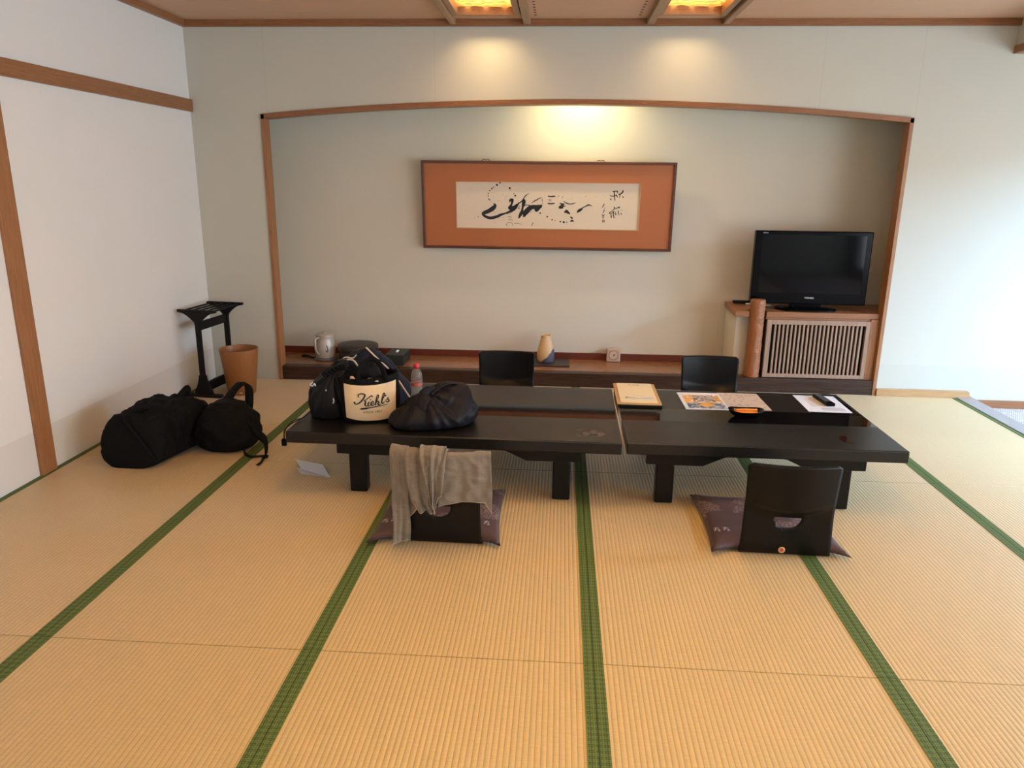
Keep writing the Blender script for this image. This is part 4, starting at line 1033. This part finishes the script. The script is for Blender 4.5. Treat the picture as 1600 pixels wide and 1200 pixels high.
for j in range(nn+1):
    row = []
    for i in range(nn+1):
        s, t_ = i/nn, j/nn
        x = -0.1275+0.255*s
        zb = 0.010+0.016*(2*s-1)**2; zt = 0.200-0.012*math.sin(PI*s)+0.010*s
        z = zb+(zt-zb)*t_
        row.append(bm.verts.new(tote_pt(x*(0.955+0.045*t_), z, 0.0022+0.0012*noise.noise(Vector((s*5, t_*5, 2))))))
    g.append(row)
for j in range(nn):
    for i in range(nn): bm.faces.new((g[j][i], g[j][i+1], g[j+1][i+1], g[j+1][i]))
link('cream_panel', bm, 'cream_canvas', tt, True)
K = 0.000362
def kp(x, y): return tote_pt((x-672)*K, 0.196-(y-560)*K*0.98-(x-672)*K*0.075, 0.0048)
bm = bmesh.new()
for s in [[(520, 742, 5), (510, 716, 6), (530, 694, 7), (570, 688, 8), (602, 700, 9), (585, 745, 9), (550, 795, 8), (510, 830, 7), (475, 842, 6), (457, 822, 9), (470, 812, 6)],
          [(705, 722, 8), (690, 708, 6), (655, 735, 5), (620, 765, 5), (590, 780, 4)], [(592, 775, 6), (608, 805, 9), (598, 838, 9), (615, 862, 7), (650, 848, 4)],
          [(655, 798, 8), (638, 835, 8), (650, 858, 6), (682, 838, 3)], [(682, 832, 4), (712, 815, 5), (712, 792, 6), (694, 794, 7), (678, 826, 8), (695, 850, 7), (730, 826, 3)],
          [(730, 826, 3), (768, 760, 4), (788, 708, 5), (775, 696, 6), (755, 745, 7), (738, 842, 8)], [(742, 815, 4), (768, 784, 6), (784, 794, 8), (772, 828, 8), (788, 838, 6), (812, 815, 3)],
          [(812, 815, 3), (846, 740, 5), (868, 682, 6), (855, 670, 6), (834, 730, 7), (824, 790, 8), (838, 814, 7), (866, 786, 3)], [(884, 690, 8), (878, 716, 4)],
          [(866, 786, 3), (915, 728, 4), (905, 750, 7), (924, 772, 8), (905, 794, 7), (882, 782, 6)], [(530, 905, 3), (560, 906, 11), (680, 880, 7), (800, 852, 5), (900, 826, 3)]]:
    ribbon(bm, [(a, b, w*1.15) for a, b, w in s], kp, 8)
dot(bm, 674, 764, 9, kp)
link('script_lettering', bm, 'ink', tt)
def ks(x, y):
    a = math.radians(7); X_, Y_ = x*math.cos(a)-y*math.sin(a), x*math.sin(a)+y*math.cos(a)
    return kp(700+X_/K, 958-Y_/K)
link('small_lettering', text_bm('SINCE 1851', 0.0150, ks, spacing=1.30), 'ink', tt)
bm = bmesh.new(); tube(bm, [(-0.058, -0.072, 0.205), (-0.052, -0.085, 0.26), (-0.02, -0.075, 0.31), (0.018, -0.07, 0.325), (0.05, -0.07, 0.30), (0.07, -0.075, 0.255), (0.085, -0.068, 0.205)], 0.0125, 10, 8, flat=0.35); link('handle', bm, 'black_cloth', tt, True)
bm = bmesh.new(); tube(bm, [(-0.055, 0.07, 0.21), (-0.03, 0.05, 0.28), (0.0, 0.03, 0.30), (0.06, 0.03, 0.29), (0.10, 0.045, 0.25), (0.115, 0.05, 0.21)], 0.0125, 10, 8, flat=0.35); link('handle', bm, 'black_cloth', tt, True)
# things standing in the tote
bm = bmesh.new(); soft(bm, -0.925, 3.60, TZ+0.17, [(0.0, 0.06, 0.035, 0, 0), (0.04, 0.068, 0.04, 0, 0), (0.09, 0.055, 0.035, 0, 0), (0.125, 0.03, 0.02, 0, 0), (0.135, 0.008, 0.008, 0, 0)], expo=2.2, wr=0.006, wf=14, seed=31, n=36, m=20)
tag(link('leather_pouch', bm, 'black_gloss_cloth', smooth=True), 'black leather pouch sticking out of the tote bag', 'pouch')
bm = bmesh.new(); soft(bm, -0.91, 3.535, TZ+0.185, [(0.0, 0.022, 0.008, 0, 0), (0.008, 0.034, 0.012, 0, 0), (0.024, 0.036, 0.012, 0, 0), (0.038, 0.022, 0.008, 0, 0)], expo=2.2, wr=0.003, wf=40, seed=3, n=30, m=12)
tag(link('crumpled_wrapper', bm, 'silver', smooth=True), 'crumpled silver wrapper at the rim of the tote bag', 'wrapper')
bm = bmesh.new(); soft(bm, -1.02, 3.565, TZ+0.185, [(0.0, 0.015, 0.006, 0, 0), (0.02, 0.016, 0.007, 0, 0), (0.036, 0.007, 0.004, -0.004, 0)], expo=3, wr=0.004, wf=60, seed=8, n=24, m=8)
tag(link('paper_sachet', bm, 'art_paper', smooth=True), 'small printed sachet at the left rim of the tote bag', 'sachet')

# nylon bag on the right
ny = thing('nylon_bag', 'dark navy nylon eco bag slumped on the table in front of the bottle', 'bag', (-0.602, 3.535, TZ), 0.35)
bm = bmesh.new()
soft(bm, 0, 0, 0, [(0.0, 0.175, 0.10, -0.01, 0), (0.012, 0.212, 0.125, -0.01, 0), (0.055, 0.212, 0.13, 0.0, 0.0), (0.10, 0.175, 0.105, 0.025, 0.01), (0.145, 0.125, 0.075, 0.055, 0.02), (0.178, 0.075, 0.045, 0.075, 0.03), (0.194, 0.025, 0.018, 0.08, 0.035)], expo=2.5, wr=0.012, wf=9, seed=17, vert=0.2, m=72, n=160, rad=(-0.055, -0.03, 0.19, 0.026, 3.2))
link('body', bm, 'navy_nylon', ny, True)
bm = bmesh.new()
soft(bm, -0.05, -0.03, 0.085, [(0.0, 0.09, 0.06, 0, 0), (0.04, 0.055, 0.04, 0.0, 0), (0.075, 0.022, 0.02, 0.0, 0), (0.09, 0.03, 0.012, 0.01, 0), (0.115, 0.02, 0.008, 0.03, 0)], expo=2.1, wr=0.010, wf=16, seed=23, vert=0.85, n=48, m=24)
link('gathered_corner', bm, 'navy_nylon', ny, True)
bm = bmesh.new(); tube(bm, [(-0.03, -0.05, 0.165), (0.01, -0.03, 0.19), (0.06, -0.01, 0.203), (0.12, 0.02, 0.188), (0.15, 0.02, 0.14)], 0.014, 10, 8, flat=0.3); link('strap', bm, 'navy_nylon', ny, True)

# bottle
bt = thing('plastic_bottle', 'clear plastic drink bottle with a red cap behind the nylon bag', 'bottle', (-0.785, 4.02, TZ))
bm = bmesh.new(); lathe(bm, [(0.028, 0), (0.032, 0.006), (0.032, 0.04), (0.0305, 0.05), (0.032, 0.06), (0.032, 0.11), (0.028, 0.135), (0.016, 0.155), (0.0135, 0.165)], n=36); link('body', bm, 'pet', bt, True)
bm = bmesh.new(); lathe(bm, [(0.0325, 0.062), (0.0325, 0.078)], n=36, cap0=False, cap1=False); lathe(bm, [(0.0325, 0.088), (0.0325, 0.091)], n=36, cap0=False, cap1=False); link('label_band', bm, 'tea', bt, True)
bm = bmesh.new(); lathe(bm, [(0.0155, 0.158), (0.0165, 0.160), (0.0165, 0.184), (0.0145, 0.187)], n=36); link('cap', bm, 'red_cap', bt, True)

# ------------------------------------------------------------------ things on the right table
def quad_sheet(name, pts, z, th, mat, label, cat):
    bm = bmesh.new(); prism(bm, pts, 'Z', z, z+th); return tag(link(name, bm, mat), label, cat)
bk = thing('guest_folder', 'cream guest information folder with leather edge on the table', 'folder', (0.455, 4.135, TZ), -0.01)
link('black_base', B((-0.118, 0.12, -0.215, 0.205, 0.0, 0.010)), 'matte_black', bk, bevel=0.002)
link('leather_cover', B((-0.124, 0.118, -0.218, 0.212, 0.0102, 0.017)), 'leather', bk, bevel=0.003)
link('cream_sheet', B((-0.104, 0.098, -0.195, 0.205, 0.0172, 0.020)), 'cream_paper', bk)
bm = text_bm('\u79cb\u7530\u5c4b', 0.022, lambda x, y: (x-0.005, 0.155+y, 0.0204)); link('printed_heading', bm, 'ink_soft', bk)
bm = bmesh.new(); tube(bm, [(-0.075, -0.115, 0.0245), (0.06, -0.115, 0.0245), (0.08, -0.115, 0.0245)], 0.004, 8, 3)
pn = tag(link('ballpoint_pen', bm, 'silver', smooth=True), 'slim silver pen lying on the cream folder', 'pen'); pn.location = bk.location; pn.location.z += 0.0
# brochure (two panels)
def print_mat(name, base, cells, scale, seed):
    m, nt, b = _nt(name)
    v = coords(nt); vo = N(nt, 'ShaderNodeTexVoronoi'); vo.inputs['Scale'].default_value = scale; vo.distance = 'CHEBYCHEV'; L(nt, v, vo.inputs[0])
    sep = N(nt, 'ShaderNodeSeparateColor'); L(nt, vo.outputs['Color'], sep.inputs[0])
    cr = N(nt, 'ShaderNodeValToRGB'); cr.color_ramp.interpolation = 'CONSTANT'
    el = cr.color_ramp.elements; el[0].position = 0; el[0].color = (*base, 1); el[1].position = cells[0][0]; el[1].color = (*cells[0][1], 1)
    for p, c in cells[1:]:
        e = el.new(p); e.color = (*c, 1)
    L(nt, sep.outputs[0], cr.inputs[0]); L(nt, cr.outputs[0], b.inputs['Base Color']); b.inputs['Roughness'].default_value = 0.3
    return m
br = thing('tourist_brochure', 'colourful two-panel leaflet with orange picture and beige map', 'leaflet', (0.93, 4.07, TZ), 0.01)
link('picture_page', B((-0.235, -0.002, -0.165, 0.165, 0.0, 0.002)), 'white_paper', br)
link('map_page', B((-0.0018, 0.222, -0.150, 0.175, 0.0, 0.002)), print_mat('map_print', (0.68, 0.55, 0.42), [(0.8, (0.60, 0.45, 0.36)), (0.93, (0.32, 0.25, 0.24))], 90, 1), br)
link('orange_print', B((-0.215, -0.012, -0.05, 0.115, 0.0021, 0.0025)), print_mat('orange_picture_print', (0.85, 0.40, 0.07), [(0.55, (0.60, 0.30, 0.10)), (0.75, (0.80, 0.72, 0.60))], 60, 2), br)
link('photo_print', B((-0.165, -0.045, -0.02, 0.10, 0.0026, 0.0029)), print_mat('photo_picture_print', (0.16, 0.11, 0.09), [(0.35, (0.35, 0.28, 0.24)), (0.7, (0.65, 0.58, 0.52))], 70, 3), br)
link('blue_print', B((-0.215, -0.012, -0.15, -0.051, 0.0021, 0.0025)), print_mat('blue_picture_print', (0.05, 0.10, 0.20), [(0.45, (0.20, 0.28, 0.38)), (0.7, (0.62, 0.60, 0.58))], 80, 4), br)
bm = bmesh.new(); dot(bm, -0.11, -0.085, 0.04, lambda x, y: (x, y, 0.0029), 24, 0.03); link('orange_badge', bm, plain('badge_orange', (0.85, 0.42, 0.06), 0.4), br)
bm = bmesh.new()
mp_ = lambda x, y: (x, y, 0.0023)
for q in range(16):
    x, y = random.uniform(0.02, 0.2), random.uniform(-0.13, 0.15); ribbon(bm, [(x, y, 0.0008), (x+random.uniform(-.02, .03), y+random.uniform(-.02, .02), 0.001), (x+random.uniform(-.04, .05), y+random.uniform(-.03, .03), 0.0008)], mp_, 4)
link('map_lines', bm, 'ink_soft', br)
# paper sheet and remote
quad_sheet('plastic_folder', [(1.355, 3.885), (1.60, 3.885), (1.585, 4.225), (1.37, 4.225)], TZ, 0.0015, 'screen', 'dark glossy folder under the white sheet', 'folder')
ps = thing('printed_sheet', 'white printed sheet lying under the remote control', 'paper', (1.463, 4.075, TZ+0.0018), -0.02)
link('sheet', B((-0.113, 0.113, -0.16, 0.16, 0, 0.0012)), 'white_paper', ps)
bm = bmesh.new(); mp_ = lambda x, y: (x, y, 0.0015)
for q in range(9):
    y = 0.09-0.018*q; ribbon(bm, [(-0.07, y, 0.003), (-0.01+random.uniform(0, .02), y, 0.003)], mp_, 1)
link('tan_printed_lines', bm, plain('tan_print', (0.55, 0.40, 0.20), 0.6), ps)
bm = bmesh.new()
for q in range(6):
    y = -0.08-0.010*q; ribbon(bm, [(-0.03, y, 0.0012), (0.09, y, 0.0012)], mp_, 1)
link('grey_printed_lines', bm, 'ink_soft', ps)
rc = thing('remote_control', 'black remote control on the white sheet', 'remote control', (1.487, 4.115, TZ+0.0032), 0.10)
link('case', B((-0.024, 0.024, -0.095, 0.095, 0, 0.018)), 'black_plastic', rc, bevel=0.004)
bm = bmesh.new()
for j in range(9):
    for i in range(3): box(bm, -0.017+0.0125*i, -0.009+0.0125*i, -0.055+0.015*j, -0.048+0.015*j, 0.0178, 0.0195)
link('buttons', bm, 'kettle_dark', rc)
bm = bmesh.new()
for j in range(9): ribbon(bm, [(-0.015, -0.044+0.015*j, 0.0008), (0.015, -0.044+0.015*j, 0.0008)], lambda x, y: (x, y, 0.0184), 1)
link('button_print', bm, 'silver', rc)
# dish of orange sticks
ds = thing('oval_dish', 'small black lacquer dish on the table in front of the leaflet', 'dish', (0.985, 3.80, TZ), 0.0)
bm = bmesh.new()
def oval(r, z, n=48, k=0.68): return [(r*math.cos(2*PI*i/n), r*k*math.sin(2*PI*i/n)*(1+0.12*math.cos(4*PI*i/n)), z+0.004*math.cos(4*PI*i/n)*(z/0.04)) for i in range(n)]
loft(bm, [oval(0.045, 0), oval(0.055, 0.003), oval(0.078, 0.018), oval(0.092, 0.038), oval(0.090, 0.040), oval(0.074, 0.020), oval(0.05, 0.007), oval(0.02, 0.006)])
link('bowl', bm, 'screen', ds, True)
proto = None
SN = ['orange wrapped stick nearest the front rim of the black dish', 'orange wrapped stick, second from the front rim of the black dish', 'orange wrapped stick, third from the front rim of the black dish', 'orange wrapped stick at the back rim of the black dish', 'orange wrapped stick lying on top of the others in the black dish']
for q, (y, z, rz, dx) in enumerate([(-0.024, 0.026, 0.02, 0.004), (-0.010, 0.027, -0.05, -0.003), (0.004, 0.028, 0.03, 0.006), (0.018, 0.030, -0.03, 0.0), (-0.004, 0.038, 0.07, 0.002)]):
    if proto is None:
        bm = bmesh.new(); tube(bm, [(-0.056, 0, 0), (-0.05, 0, 0), (0, 0, 0.001), (0.05, 0, 0), (0.056, 0, 0)], 0.0075, 10, 4, flat=0.8, fn=lambda t: 0.55+0.45*min(1, min(t, 1-t)*8))
        proto = link('wrapped_snack', bm, 'snack', smooth=True); o = proto
    else: o = proto.copy(); COL.objects.link(o)
    o.location = (0.985+dx, 3.80+y, TZ+z); o.rotation_euler = (0, 0, rz)
    tag(o, SN[q], 'snack', 'orange sticks in the black dish')

# ------------------------------------------------------------------ folded card on the floor
cd = thing('folded_card', 'folded white card lying on the tatami under the table end', 'card', (-1.29, 3.66, 0.0018), 0)
def leaf(name, pts, z):
    bm = bmesh.new(); vs = [(x+1.29, y-3.66, zz) for x, y, zz in pts]
    a = [bm.verts.new(p) for p in vs]; b_ = [bm.verts.new((p[0], p[1], p[2]+0.0008)) for p in vs]
    n_ = len(vs); bm.faces.new(a); bm.faces.new(b_[::-1])
    for i_ in range(n_): bm.faces.new((a[i_], a[(i_+1) % n_], b_[(i_+1) % n_], b_[i_]))
    link(name, bm, 'white_paper', cd)
leaf('lower_leaf', [(-1.385, 3.69, 0.0), (-1.24, 3.665, 0.0), (-1.165, 3.575, 0.0), (-1.33, 3.61, 0.0)], 0)
leaf('upper_leaf', [(-1.402, 3.728, 0.034), (-1.245, 3.70, 0.020), (-1.165, 3.575, 0.001), (-1.336, 3.63, 0.018)], 0)

# ------------------------------------------------------------------ luggage rack
rk = thing('towel_rack', 'black wooden towel rack in the left corner', 'rack', (-2.475, 5.15, 0.0018), -0.10)
def end_frame(y):
    bm = bmesh.new(); top = 0.622
    pts = [(-0.142, top), (-0.142, top-0.017)]
    for q in range(9):
        t_ = q/8; pts.append((-0.13+0.108*t_, top-0.02-0.068*t_**1.8))
    pts += [(-0.018, top-0.11), (-0.018, 0.16)]
    for q in range(7):
        t_ = q/6; pts.append((-0.026-0.04*t_**1.6, 0.155-0.115*t_))
    pts += [(-0.07, 0.022)]
    R_ = [(-x, z) for x, z in pts]
    prism(bm, pts+R_[::-1], 'Y', y-0.011, y+0.011)
    return bm
for yy in (-0.185, 0.185):
    link('end_frame', end_frame(yy), 'matte_black', rk, bevel=0.002)
    link('foot', B((-0.135, 0.135, yy-0.02, yy+0.02, 0, 0.0215)), 'matte_black', rk, bevel=0.003)
for q in range(5):
    x = -0.11+0.055*q
    link('rail', B((x-0.007, x+0.007, -0.1735, 0.1735, 0.606, 0.616)), 'matte_black', rk)
link('stretcher', B((-0.009, 0.009, -0.1735, 0.1735, 0.475, 0.535)), 'matte_black', rk, bevel=0.002)
link('lower_stretcher', B((-0.012, 0.012, -0.1735, 0.1735, 0.03, 0.095)), 'matte_black', rk, bevel=0.002)
# waste bin
wb = thing('waste_bin', 'round moulded-plywood waste bin beside the black rack', 'waste bin', (-2.28, 5.105, 0.0018), 0)
bm = bmesh.new(); lathe(bm, [(0.093, 0), (0.097, 0.003), (0.133, 0.325), (0.1325, 0.328), (0.1295, 0.328), (0.128, 0.324), (0.092, 0.012)], n=64); link('shell', bm, 'bin', wb, True)
link('staple', B((0.025, 0.042, -0.1005, -0.095, 0.018, 0.026)), 'silver', wb)
